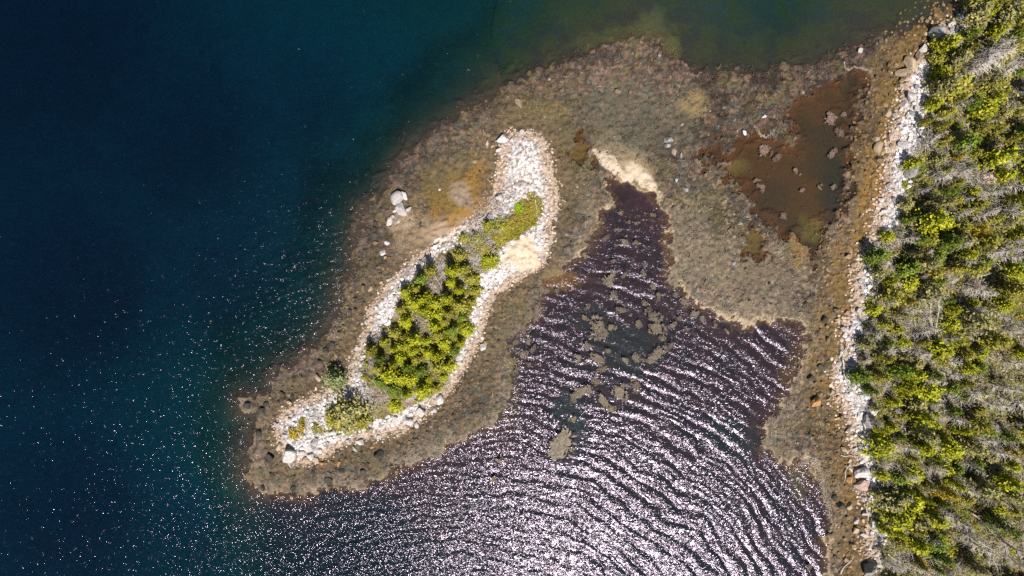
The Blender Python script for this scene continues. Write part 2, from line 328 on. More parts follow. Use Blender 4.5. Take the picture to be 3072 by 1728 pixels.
# ------------------------------------------------------------------ materials
def new_mat(name):
    m = bpy.data.materials.new(name); m.use_nodes = True
    nt = m.node_tree; nt.nodes.clear()
    out = nt.nodes.new('ShaderNodeOutputMaterial')
    return m, nt, out
def math_node(nt, op, a=None, b=None):
    n = nt.nodes.new('ShaderNodeMath'); n.operation = op
    for i, v in enumerate((a, b)):
        if v is None: continue
        if isinstance(v, (int, float)): n.inputs[i].default_value = v
        else: nt.links.new(v, n.inputs[i])
    return n.outputs[0]
def attr_material(name, rough=0.85, scale=9.0, vary=0.35, bump=0.04, use_obj=False, translucent=0.0, spec=0.3):
    """base colour from the mesh's colour attribute (times the object's colour), broken up by noise"""
    m, nt, out = new_mat(name)
    at = nt.nodes.new('ShaderNodeAttribute'); at.attribute_name = 'Col'
    tc = nt.nodes.new('ShaderNodeTexCoord')
    nz = nt.nodes.new('ShaderNodeTexNoise'); nz.inputs['Scale'].default_value = scale; nz.inputs['Detail'].default_value = 3.0
    nt.links.new(tc.outputs['Object'], nz.inputs['Vector'])
    mr = nt.nodes.new('ShaderNodeMapRange'); mr.inputs[1].default_value = 0.25; mr.inputs[2].default_value = 0.75
    mr.inputs[3].default_value = 1 - vary; mr.inputs[4].default_value = 1 + vary
    nt.links.new(nz.outputs['Fac'], mr.inputs[0])
    vm = nt.nodes.new('ShaderNodeVectorMath'); vm.operation = 'SCALE'
    nt.links.new(at.outputs['Color'], vm.inputs[0]); nt.links.new(mr.outputs[0], vm.inputs['Scale'])
    colour = vm.outputs[0]
    if use_obj:
        oi = nt.nodes.new('ShaderNodeObjectInfo')
        mu = nt.nodes.new('ShaderNodeVectorMath'); mu.operation = 'MULTIPLY'
        nt.links.new(colour, mu.inputs[0]); nt.links.new(oi.outputs['Color'], mu.inputs[1]); colour = mu.outputs[0]
    bs = nt.nodes.new('ShaderNodeBsdfPrincipled')
    bs.inputs['Roughness'].default_value = rough; bs.inputs['Specular IOR Level'].default_value = spec
    nt.links.new(colour, bs.inputs['Base Color'])
    if bump:
        bn = nt.nodes.new('ShaderNodeBump'); bn.inputs['Distance'].default_value = bump
        nt.links.new(nz.outputs['Fac'], bn.inputs['Height']); nt.links.new(bn.outputs[0], bs.inputs['Normal'])
    if translucent:
        tr = nt.nodes.new('ShaderNodeBsdfTranslucent'); nt.links.new(colour, tr.inputs['Color'])
        mx = nt.nodes.new('ShaderNodeMixShader'); mx.inputs[0].default_value = translucent
        nt.links.new(bs.outputs[0], mx.inputs[1]); nt.links.new(tr.outputs[0], mx.inputs[2])
        nt.links.new(mx.outputs[0], out.inputs['Surface'])
    else:
        nt.links.new(bs.outputs[0], out.inputs['Surface'])
    return m
M_ground = attr_material('ground_cover', 0.85, 7.0, 0.30, 0.10)
M_stone = attr_material('weathered_stone', 0.8, 5.0, 0.18, 0.04)
M_boulder = attr_material('boulder_stone', 0.8, 2.6, 0.30, 0.05, use_obj=True)
M_weed = attr_material('rockweed', 0.6, 6.0, 0.30, 0.0)
M_weedobj = attr_material('rockweed_clump', 0.6, 6.0, 0.30, 0.0, use_obj=True)
M_leaf = attr_material('conifer_needles', 0.6, 3.0, 0.25, 0.0, use_obj=True, translucent=0.14)
M_heath = attr_material('heath_leaves', 0.7, 3.0, 0.25, 0.0, translucent=0.12)
M_bark = attr_material('weathered_wood', 0.85, 8.0, 0.25, 0.01, use_obj=True)
M_twig = attr_material('dead_twigs', 0.85, 8.0, 0.25, 0.0)
M_foam = attr_material('sea_foam', 0.7, 8.0, 0.15, 0.0)

def water_material():
    m, nt, out = new_mat('sea_water')
    L = nt.links.new
    tc = nt.nodes.new('ShaderNodeTexCoord')
    at = nt.nodes.new('ShaderNodeAttribute'); at.attribute_name = 'chop'
    geo = nt.nodes.new('ShaderNodeNewGeometry')
    def slope(scale_xyz, rot, scale, detail, amp):
        mp = nt.nodes.new('ShaderNodeMapping'); mp.inputs['Scale'].default_value = scale_xyz; mp.inputs['Rotation'].default_value = (0, 0, rot)
        L(tc.outputs['Object'], mp.inputs['Vector'])
        nz = nt.nodes.new('ShaderNodeTexNoise'); nz.inputs['Scale'].default_value = scale; nz.inputs['Detail'].default_value = detail
        L(mp.outputs[0], nz.inputs['Vector'])
        sb = nt.nodes.new('ShaderNodeVectorMath'); sb.operation = 'SUBTRACT'; sb.inputs[1].default_value = (0.5, 0.5, 0.5)
        L(nz.outputs['Color'], sb.inputs[0])
        sc = nt.nodes.new('ShaderNodeVectorMath'); sc.operation = 'MULTIPLY'; sc.inputs[1].default_value = (amp, amp, 0)
        L(sb.outputs[0], sc.inputs[0])
        return sc.outputs[0]
    s1 = slope((0.75, 1.9, 1.0), 0.25, 3.8, 2.0, RIP1)
    s2 = slope((0.8, 1.3, 1.0), 0.15, 9.0, 2.0, RIP2)
    ad = nt.nodes.new('ShaderNodeVectorMath'); ad.operation = 'ADD'; L(s1, ad.inputs[0]); L(s2, ad.inputs[1])
    # gusts: patches where the ripples stand steeper
    ng = nt.nodes.new('ShaderNodeTexNoise'); ng.inputs['Scale'].default_value = 1.3; ng.inputs['Detail'].default_value = 4.0
    L(tc.outputs['Object'], ng.inputs['Vector'])
    gp = math_node(nt, 'POWER', math_node(nt, 'MULTIPLY', ng.outputs['Fac'], 1.9), 3.0)
    gs = math_node(nt, 'ADD', gp, 0.35)
    k = math_node(nt, 'MULTIPLY', gs, at.outputs['Fac'])
    sc = nt.nodes.new('ShaderNodeVectorMath'); sc.operation = 'SCALE'; L(ad.outputs[0], sc.inputs[0]); L(k, sc.inputs['Scale'])
    nn = nt.nodes.new('ShaderNodeVectorMath'); nn.operation = 'ADD'; L(geo.outputs['Normal'], nn.inputs[0]); L(sc.outputs[0], nn.inputs[1])
    no = nt.nodes.new('ShaderNodeVectorMath'); no.operation = 'NORMALIZE'; L(nn.outputs[0], no.inputs[0])
    gl = nt.nodes.new('ShaderNodeBsdfGlossy'); ar = nt.nodes.new('ShaderNodeAttribute'); ar.attribute_name = 'ripple'
    L(ar.outputs['Fac'], gl.inputs['Roughness'])
    L(no.outputs[0], gl.inputs['Normal']); gl.inputs['Color'].default_value = (0.92, 0.79, 1.0, 1)  # lilac cast of the sun glints is put into the reflection colour
    tr = nt.nodes.new('ShaderNodeBsdfTransparent')
    fr = nt.nodes.new('ShaderNodeFresnel'); fr.inputs['IOR'].default_value = 1.345
    L(no.outputs[0], fr.inputs['Normal'])
    mx = nt.nodes.new('ShaderNodeMixShader'); L(fr.outputs[0], mx.inputs[0]); L(tr.outputs[0], mx.inputs[1]); L(gl.outputs[0], mx.inputs[2])
    L(mx.outputs[0], out.inputs['Surface'])
    va = nt.nodes.new('ShaderNodeVolumeAbsorption'); va.inputs['Density'].default_value = 0.44
    va.inputs['Color'].default_value = (0.0, 0.728, 0.838, 1)
    L(va.outputs[0], out.inputs['Volume'])
    return m
RIP1, RIP2 = 0.72, 0.72
M_water = water_material()

# ------------------------------------------------------------------ mesh helpers
def mesh_np(name, verts, faces, mat, cols=None, smooth_shade=False):
    """verts (N,3), faces (F,k) one size, cols per vertex (N,3)"""
    me = bpy.data.meshes.new(name)
    nv, nf, k = len(verts), len(faces), faces.shape[1]
    me.vertices.add(nv); me.vertices.foreach_set('co', np.ascontiguousarray(verts, np.float32).ravel())
    me.loops.add(nf * k); me.loops.foreach_set('vertex_index', np.ascontiguousarray(faces, np.int32).ravel())
    me.polygons.add(nf)
    me.polygons.foreach_set('loop_start', np.arange(0, nf * k, k, dtype=np.int32))
    me.polygons.foreach_set('loop_total', np.full(nf, k, np.int32))
    me.polygons.foreach_set('use_smooth', np.full(nf, smooth_shade, bool))
    me.update(calc_edges=True)
    if cols is None:
        cols = np.ones((nv, 3))
    a = me.color_attributes.new('Col', 'FLOAT_COLOR', 'POINT')
    a.data.foreach_set('color', np.concatenate([cols, np.ones((nv, 1))], 1).astype(np.float32).ravel())
    me.materials.append(mat)
    return me
def link(name, me, parent=None):
    o = bpy.data.objects.new(name, me); C.objects.link(o)
    if parent is not None: o.parent = parent
    return o
def quads(c, u, v):
    n = len(c)
    vt = np.stack([c - u - v, c + u - v, c + u + v, c - u + v], 1).reshape(-1, 3)
    return vt, np.arange(4 * n).reshape(n, 4)
def leaves(c, size, r, up=0.5, aspect=0.6):
    """randomly turned leaf clumps (quads) at the centres c"""
    n = len(c)
    nrm = r.normal(size=(n, 3)); nrm[:, 2] = np.abs(nrm[:, 2]) + up
    nrm /= np.linalg.norm(nrm, axis=1)[:, None]
    t = r.normal(size=(n, 3)); u = np.cross(nrm, t); u /= np.linalg.norm(u, axis=1)[:, None]
    v = np.cross(nrm, u)
    s = size * (0.6 + 0.8 * r.random(n))
    return quads(c, u * s[:, None], v * (s * aspect)[:, None])
def sticks(p0, p1, r0, r1):
    """three-sided tapered sticks"""
    d = p1 - p0; d = d / (np.linalg.norm(d, axis=1)[:, None] + 1e-9)
    ref = np.where(np.abs(d[:, 2:3]) > 0.9, np.array([[1.0, 0, 0]]), np.array([[0, 0, 1.0]]))
    a = np.cross(d, ref); a /= np.linalg.norm(a, axis=1)[:, None]; b = np.cross(d, a)
    n = len(p0); vs = []
    for p, r_ in ((p0, r0), (p1, r1)):
        for k in range(3):
            t = 2 * math.pi * k / 3
            vs.append(p + (a * math.cos(t) + b * math.sin(t)) * np.asarray(r_).reshape(-1, 1))
    vt = np.stack(vs, 1).reshape(-1, 3)
    base = (np.arange(n) * 6)[:, None]
    f = np.concatenate([base + np.array([[k, (k + 1) % 3, 3 + (k + 1) % 3, 3 + k]]) for k in range(3)], 0)
    return vt, f
def tube(path, radii, sides=7):
    path = np.asarray(path, float); n = len(path); vs = []
    for i in range(n):
        d = path[min(i + 1, n - 1)] - path[max(i - 1, 0)]; d /= np.linalg.norm(d) + 1e-9
        ref = np.array([1.0, 0, 0]) if abs(d[2]) > 0.9 else np.array([0, 0, 1.0])
        a = np.cross(d, ref); a /= np.linalg.norm(a); b = np.cross(d, a)
        for k in range(sides):
            t = 2 * math.pi * k / sides
            vs.append(path[i] + (a * math.cos(t) + b * math.sin(t)) * radii[i])
    f = [[i * sides + k, i * sides + (k + 1) % sides, (i + 1) * sides + (k + 1) % sides, (i + 1) * sides + k] for i in range(n - 1) for k in range(sides)]
    f += [[0, 1, 2, 3]] if sides >= 4 else []
    return np.array(vs), np.array(f)
def join(parts):
    vs, fs, o = [], [], 0
    for v, f in parts:
        vs.append(v); fs.append(f + o); o += len(v)
    return np.concatenate(vs), np.concatenate(fs)
def tag(o, label=None, cat=None, group=None, kind=None):
    if label: o['label'] = label
    if cat: o['category'] = cat
    if group: o['group'] = group
    if kind: o['kind'] = kind
    return o

# ------------------------------------------------------------------ the ground: one sheet, split along its zones
step = 0.15
xs = np.concatenate([np.arange(-140, -79.9, 4.0), np.arange(-78, 78.01, step), np.arange(80, 140.1, 4.0)])
ys = np.concatenate([np.arange(-86, -45.9, 4.0), np.arange(-45, 45.01, step), np.arange(46, 86.1, 4.0)])
X, Y = np.meshgrid(xs, ys, indexing='ij')
x, y = X.ravel(), Y.ravel()
T = terrain(x, y)
z = T[0]
col = ground_colour(x, y, *T)
nx, ny = len(xs), len(ys)
idx = np.arange(nx * ny).reshape(nx, ny)
F = np.stack([idx[:-1, :-1], idx[1:, :-1], idx[1:, 1:], idx[:-1, 1:]], -1).reshape(-1, 4)
fc = lambda a: a[F].mean(1)
zone = np.where(fc(T[1]) > 0, 0, 1)
zone = np.where(np.minimum(fc(T[2]), fc(T[3])) < 0, 2, zone)
zone = np.where(fc(T[4]) < 0, 3, zone)
zone = np.where(fc(T[5]) < 0, 4, zone)
mainland = F[:, 0] // ny > np.searchsorted(xs, 30.0)
P3 = np.stack([x, y, z], 1)
for nm, sel in (('seabed', zone == 0), ('tidal_flat', zone == 1), ('island_beach', (zone == 2) & ~mainland), ('mainland_beach', (zone == 2) & mainland),
                ('island_soil', zone == 3), ('forest_floor', zone == 4)):
    f = F[sel]
    used, inv = np.unique(f, return_inverse=True)
    o = link(nm, mesh_np(nm, P3[used], inv.reshape(-1, 4), M_ground, col[used], True))
    tag(o, kind='structure')
def rag(px, py, a=1.9):
    return (fbm(px, py, 0.8, 61, 4) - 0.5) * a
def height(px, py):
    """interpolated ground height"""
    px = np.atleast_1d(np.asarray(px, float)); py = np.atleast_1d(np.asarray(py, float))
    Z = z.reshape(nx, ny)
    i = np.clip(np.searchsorted(xs, px) - 1, 0, nx - 2); j = np.clip(np.searchsorted(ys, py) - 1, 0, ny - 2)
    u = np.clip((px - xs[i]) / (xs[i + 1] - xs[i]), 0, 1); v = np.clip((py - ys[j]) / (ys[j + 1] - ys[j]), 0, 1)
    return (Z[i, j] * (1 - u) + Z[i + 1, j] * u) * (1 - v) + (Z[i, j + 1] * (1 - u) + Z[i + 1, j + 1] * u) * v

# ------------------------------------------------------------------ the sea: a closed body of water with waves on its top
wstep = 0.14
wxs = np.concatenate([np.arange(-139, -79.9, 4.0), np.arange(-78, 78.01, wstep), np.arange(80, 139.1, 4.0)])
wys = np.concatenate([np.arange(-85, -45.9, 4.0), np.arange(-45, 45.01, wstep), np.arange(46, 85.1, 4.0)])
WX, WY = np.meshgrid(wxs, wys, indexing='ij')
ax, ay = WX.ravel(), WY.ravel()
dl = sd_land(ax, ay)
south = smooth(24, 2, ay) * smooth(-50, -25, ax)          # the bay and the water south of the island
calm = 1.0 - 0.92 * smooth(0.8, -0.6, dl) 
for (vx, vy, rx, ry) in [(1570,880,105,80),(1490,800,60,45),(1430,1030,50,60),(1450,1085,40,40),(1560,470,60,50),(1640,820,60,60),(1550,990,90,40),(1425,1125,50,60),(1500,720,40,30),(1850,830,70,30),(1900,1090,40,90)]:
    calm = calm * (1 - 0.72 * blob(ax, ay, vx, vy, rx, ry, 0, 0.6, 555))
calm = calm * (1 - 0.5 * smooth(8, 22, ay) * smooth(0, 20, ax))
cx, cy = V(1124, 2033)
r = np.hypot(ax - cx, ay - cy)
r = r + (fbm(ax, ay, 0.10, 301, 3) - 0.5) * 3.6 + (fbm(ax, ay, 0.5, 311, 3) - 0.5) * 1.15
A = 0.15 + 1.6 * smooth(0.34, 0.66, fbm(ax, ay, 0.22, 321, 3))
right = smooth(-8, 22, ax)
w1 = np.sin(2 * np.pi * r / 2.1); w1 = w1 + 0.25 * np.sin(4 * np.pi * r / 2.1 + 0.6)
w2 = np.sin(2 * np.pi * r / 1.05 + 6 * fbm(ax, ay, 0.3, 331, 2))
q = np.hypot(ax + 60, ay + 150) + (fbm(ax, ay, 0.2, 341, 3) - 0.5) * 6
w3 = np.sin(2 * np.pi * q / 1.3)
zz = south * calm * (0.030 * A * w1 * (0.35 + 0.65 * right) + 0.014 * w2 + 0.008 * w3 * (1 - right))
dx_ = (ax * 0.35 + ay) + (fbm(ax, ay, 0.25, 351, 3) - 0.5) * 4
zz = zz + (1 - south) * calm * 0.012 * np.sin(2 * np.pi * dx_ / 1.7) * smooth(0.35, 0.7, fbm(ax, ay, 0.12, 361, 3))
zz = zz + calm * 0.028 * (fbm(ax * 0.8 + ay * 0.25, ay * 1.5, 1.1, 371, 3) - 0.5)
nwx, nwy = len(wxs), len(wys)
wi = np.arange(nwx * nwy).reshape(nwx, nwy)
WF = np.stack([wi[:-1, :-1], wi[1:, :-1], wi[1:, 1:], wi[:-1, 1:]], -1).reshape(-1, 4)
top = np.stack([ax, ay, zz], 1)
ring = np.concatenate([wi[:, 0], wi[-1, 1:], wi[-2::-1, -1], wi[0, -2:0:-1]])
low = top[ring].copy(); low[:, 2] = -45.0
n0 = len(top); nr = len(ring)
ringn = np.roll(ring, -1); li = n0 + np.arange(nr); lin = np.roll(li, -1)
side = np.stack([ringn, ring, li, lin], 1)
cen = n0 + nr
bot = np.stack([lin, li, np.full(nr, cen), np.full(nr, cen)], 1)
wv = np.concatenate([top, low, [[0, 0, -45.0]]])
me = bpy.data.meshes.new('water')
allf = np.concatenate([WF, side]); nq = len(allf)
loops = np.concatenate([allf.ravel(), bot[:, :3].ravel()])
me.vertices.add(len(wv)); me.vertices.foreach_set('co', wv.astype(np.float32).ravel())
me.loops.add(len(loops)); me.loops.foreach_set('vertex_index', loops.astype(np.int32))
me.polygons.add(nq + nr)
me.polygons.foreach_set('loop_start', np.concatenate([np.arange(0, nq * 4, 4), nq * 4 + np.arange(0, nr * 3, 3)]).astype(np.int32))
me.polygons.foreach_set('loop_total', np.concatenate([np.full(nq, 4), np.full(nr, 3)]).astype(np.int32))
me.polygons.foreach_set('use_smooth', np.concatenate([np.ones(len(WF), bool), np.zeros(nr * 2, bool)]))
me.update(calc_edges=True)
chop = (1 - 0.32 * smooth(-18, 12, ay) * (1 - south)) * (1 + 0.15 * smooth(-58, -40, ax) * smooth(-6, -18, ax) * smooth(-18, -30, ay)) * (0.16 + 0.84 * calm) * (0.85 + 0.15 * (1 - south * smooth(-30, -8, ax)) * smooth(25, -20, ay))
ca = me.attributes.new('chop', 'FLOAT', 'POINT')
ca.data.foreach_set('value', np.concatenate([chop, np.zeros(nr + 1)]).astype(np.float32))
rp = me.attributes.new('ripple', 'FLOAT', 'POINT')
rp.data.foreach_set('value', np.concatenate([0.21 - 0.09 * smooth(10, -25, ay) + 0.035 * smooth(-30, -5, ax) * smooth(24, 8, ay), np.full(nr + 1, 0.1)]).astype(np.float32))
me.materials.append(M_water)
tag(link('water', me), kind='structure')

# ------------------------------------------------------------------ labels that single things out
registry = []       # (object, base label, size, world y, group)
PLACES = [(1290,350,"on the gravel spit at the island's narrow tip"),(1245,400,"beside the gravel spit of the island"),(1375,440,"on the gravel east of the spit"),
 (1390,560,"on the shingle edge beside the island's grass patch"),(1310,650,"by the island's small sand beach"),(1255,500,"at the neck between spit and grass patch"),
 (1010,505,"at the cracked boulder pile off the island"),(975,560,"just below the cracked boulder pile"),(965,640,"in the shallows off the island's upper flank"),
 (1130,600,"on the pale bar along the island's upper flank"),(940,740,"on the seaward shingle beside the grove"),(890,850,"on the seaward shore by the grove's bulge"),
 (815,950,"beside the lone spruce on the seaward shore"),(735,1010,"on the cobbles at the island's blunt end"),(650,1030,"among dark cobbles off the island's blunt end"),
 (710,1100,"at the tip of the island's blunt end"),(750,1150,"beside the split white boulder"),(850,1120,"below the blunt end's heath"),(920,1090,"on the shingle under the grove's foot"),
 (1040,1060,"on the bay-side shingle below the grove"),(1110,1000,"where the bay-side shingle narrows"),(1170,900,"on the bay-side shingle beside the grove"),(1215,800,"on the bay-side rim above the glitter"),
 (1560,240,"on the weedy flat towards the open sea"),(1690,380,"on the weedy flat above the bay head"),(1850,330,"on the weedy flat by the brown pool"),(1850,650,"on the pale flat east of the bay"),
 (2380,60,"by the two dark boulders in tree shade"),(2300,140,"by the row of tan shore slabs"),(2270,230,"on the white cobbles below the shore slabs"),(2200,330,"in the brown shallows east of the pool"),
 (2220,400,"beside the pair of round tan boulders"),(2270,450,"under the grey shaded boulder"),(2200,560,"where the white cobbles thin out"),(2150,680,"on the brown shore at the forest's notch"),
 (2130,820,"at the white boulder cluster on the mainland"),(2110,930,"on the shore beside the leaning pale stick"),(2050,1010,"near the lone orange shore boulder"),(2130,1080,"on the wide white cobble bank"),
 (2165,1200,"by the two great pale boulders"),(2170,1300,"on the cobbles below the great pale boulders"),(2180,1420,"by the bottom shore boulder and driftwood")]
FPL = [(60,"near the top of the wood"),(250,"beyond the shore slabs"),(430,"behind the grey shaded boulder"),(620,"behind the thin cobbles"),(800,"behind the white boulder cluster"),(980,"behind the white cobble bank"),(1180,"behind the great pale boulders"),(1380,"near its foot")]
def place_of(wx, wy):
    vx, vy = wx * KV + 1288, 724.5 - wy * KV
    return min(PLACES, key=lambda p: (p[0] - vx) ** 2 + (p[1] - vy) ** 2)[2]
def wood_place(wx, wy):
    vy = 724.5 - wy * KV
    d = -float(sd_forest(wx, wy))
    band = "at the shore edge" if d < 2.6 else ("inside the wood" if d < 9 else "deep in the wood")
    return band + " " + min(FPL, key=lambda p: abs(p[0] - vy))[1]
ORD = ["first", "second", "third", "fourth", "fifth", "sixth", "seventh", "eighth", "ninth", "tenth", "eleventh", "twelfth", "thirteenth", "fourteenth", "fifteenth", "sixteenth"]
def register(o, base, cat, size, group):
    registry.append((o, base, size, o.location.y, group)); o['category'] = cat; o['group'] = group
def write_labels():
    bins = {}
    for r_ in registry: bins.setdefault(r_[1], []).append(r_)
    for base, rs in bins.items():
        n = len(rs)
        if n == 1: rs[0][0]['label'] = base; continue
        if n == 2:
            rs.sort(key=lambda r_: -r_[2]); rs[0][0]['label'] = base + ", the larger"; rs[1][0]['label'] = base + ", the smaller"; continue
        rs.sort(key=lambda r_: -r_[3])
        for i, r_ in enumerate(rs):
            if i == 0: t = "topmost"
            elif i == n - 1: t = "lowest"
            elif i < len(ORD): t = ORD[i] + " down"
            else: t = "further down"
            r_[0]['label'] = base + ", " + t

# ------------------------------------------------------------------ rocks
def rock_mesh(seed, sub=3, cuts=7):
    bm = bmesh.new(); bmesh.ops.create_icosphere(bm, subdivisions=sub, radius=1.0)
    r_ = np.random.default_rng(seed)
    v = np.array([p.co[:] for p in bm.verts])
    if seed % 2 == 0:
        v = np.sign(v) * np.abs(v) ** 0.55
        k_ = r_.normal(size=(3, 3)) * 0.22; v = v @ (np.eye(3) + k_)
    n = np.zeros(len(v))
    for k in range(5):
        w = r_.normal(size=3) * (1.2 + k * 0.9); n += np.sin(v @ w + r_.random() * 6) * 0.12 / (1 + 0.5 * k)
    v = v * (1 + n)[:, None]
    for k in range(cuts):
        d = r_.normal(size=3); d /= np.linalg.norm(d); h = 0.42 + 0.33 * r_.random()
        s = v @ d; v = v - np.outer(np.maximum(s - h, 0) * 0.92, d)
    v[:, 2] = np.where(v[:, 2] < 0, v[:, 2] * 0.6, v[:, 2])
    f = np.array([[q.index for q in p.verts] for p in bm.faces]); bm.free()
    v = v / np.array([np.abs(v[:, 0]).max(), np.abs(v[:, 1]).max(), np.abs(v[:, 2]).max()])
    c = 0.92 + 0.16 * r_.random((len(v), 1)); c = np.repeat(c, 3, 1)
    return mesh_np('boulder', v, f, M_boulder, c, False)
ROCKS = [rock_mesh(40 + i, 3 if i < 8 else 2, 6 + i % 4) for i in range(12)]
COLS = {'white': ((0.44, 0.405, 0.385), 'white'), 'tan': ((0.33, 0.245, 0.165), 'tan'), 'brown': ((0.17, 0.115, 0.065), 'wet brown'), 'dark': ((0.05, 0.045, 0.035), 'dark weedy'),
        'grey': ((0.25, 0.245, 0.235), 'grey'), 'orange': ((0.42, 0.22, 0.08), 'orange-tan'), 'pink': ((0.42, 0.30, 0.25), 'pinkish')}
boulder_pts = []
def boulder(sx, sy, w, h=None, c='white', rot=None, tall=0.55, note=None):
    """w, h: size in 3072-wide pixels"""
    h = h or w
    bx, by = S(sx, sy)
    a, b = w / 20.48 / 2 * 1.08, h / 20.48 / 2 * 1.08
    k = random.randrange(8) if max(w, h) > 17 else random.randrange(12)
    o = link('boulder', ROCKS[k])
    zz_ = float(height(bx, by)[0]); th = tall * (a + b)
    o.location = (bx, by, max(zz_, -0.3) + th * 0.32)
    o.scale = (a, b, th * 0.75)
    o.rotation_euler = (0, 0, random.uniform(-0.35, 0.35) if rot is None else math.radians(rot))
    if rot is None and abs(w - h) < 0.25 * w: o.rotation_euler.z = random.uniform(0, 6.28)
    cc = np.array(COLS[c][0]) * random.uniform(0.88, 1.12)
    o.color = (*cc, 1)
    boulder_pts.append((bx, by, max(a, b)))
    sz = "great " if max(w, h) > 33 else ("" if max(w, h) > 19 else "small ")
    nm = COLS[c][1]
    if note: base = note
    else: base = f"{sz}{nm} boulder {place_of(bx, by)}"
    register(o, base, 'boulder', max(w, h), 'boulders along the shores')
    return o
B = boulder
# island: spit and seaward side
for a in [(1194,597,38,42,'white'),(1215,587,18,30,'white',20),(1207,628,38,36,'white'),(1226,630,14,20,'white'),(1185,634,12,16,'white'),(1170,665,18,32,'white',-10),(1195,667,12,10),(1179,650,11),
 (1127,670,18,18,'dark'),(1127,686,12,12,'dark'),(1163,728,16,16),(1151,758,20,18),(1156,774,12,12,'tan'),(1129,728,16,18,'brown'),(1510,417,42,29,'white',5),(1537,421,16,18),(1519,435,11,11),
 (1495,453,16,20),(1508,449,9,9),(1477,442,15,13,'tan'),(1542,444,13,14),(1565,401,18,14),(1524,396,11,11,'pink'),(1554,422,9,9),(1614,467,12,12,'tan'),(1506,471,11,11),(1502,593,30,21,'white',-15),
 (1463,428,11,22,'pink'),(1667,658,12,16),(1468,656,24,20,'grey'),(1490,505,13,13,'tan'),(1319,570,8,8),(1557,312,20,32,'tan',20),(2004,423,28,18,'grey'),(2000,439,20,14,'grey'),(2022,457,14,20,'pink',30),
 (2040,469,14,16,'grey'),(1853,278,20,14,'brown'),(1889,280,14,12,'brown'),(2055,571,15,15,'grey'),(2230,400,10,18,'white',20),(2029,541,10,14,'white'),(2185,690,12,22,'brown'),(2200,791,14,12,'grey'),
 (2235,810,12,12,'brown'),(2575,157,18,14,'white'),(2290,350,20,11,'white'),(1112,868,15,20,'tan'),(1093,866,18,22,'brown'),(1100,969,15,15),(1071,1045,17,15),(957,1134,14,26,'tan',35),(871,1205,17,15,'tan'),
 (1320,1198,24,32,'white'),(1451,1039,22,24,'white'),(1166,840,13,13),(1143,848,12,12,'tan'),(1112,1289,18,14),(908,1354,22,15),(938,1363,22,20),(917,1376,22,22,'tan'),(954,1376,17,23,'tan'),(962,1351,16,19),
 (840,1337,18,24,'tan'),(1065,1344,18,17),(1049,1321,16,16),(1084,1322,30,20,'white',-30),(1137,1308,19,17),(1113,1290,18,18,'tan'),(1267,1233,30,26),(1116,1341,14,9,'orange'),(1017,1392,9,19,'orange'),
 (970,1387,15,11,'orange'),(895,1390,10,10,'tan'),(859,1303,19,19),(833,1273,16,19),(951,1322,28,22),(1138,1363,32,28,'dark'),(746,1216,26,20,'dark'),(870,1205,14,14,'tan'),(879,1189,11,21,'dark'),
 (1300,1230,22,20),(1225,1262,34,24,'white',-20),(1190,1250,20,18),(1000,1295,26,16),(1020,1308,22,14),(1250,1275,16,22),(1090,1415,22,20,'dark'),(790,1460,20,18,'dark'),(820,1420,22,20,'dark'),
 (880,1465,20,18,'dark'),(985,1440,26,22,'dark'),(1030,1410,20,16,'dark'),(780,1300,22,18,'dark'),(790,1230,22,18,'dark'),(800,1210,18,18,'dark'),(815,1370,26,20,'dark'),(850,1180,22,12,'dark'),(980,1050,26,20,'dark'),
 (1000,1030,20,16,'dark'),(1050,930,14,14,'dark'),(1070,928,14,14,'dark'),(1068,895,12,14,'dark'),(960,1085,20,14,'dark'),(1500,1380,20,16,'brown'),(1480,1440,20,18,'brown')]:
    B(*a)
B(875,1360,44,40,'white',note="great split white boulder at the tip of the island's blunt end"); B(874,1386,13,32,'white',5,0.9,note="narrow upright white slab leaning on the split boulder")
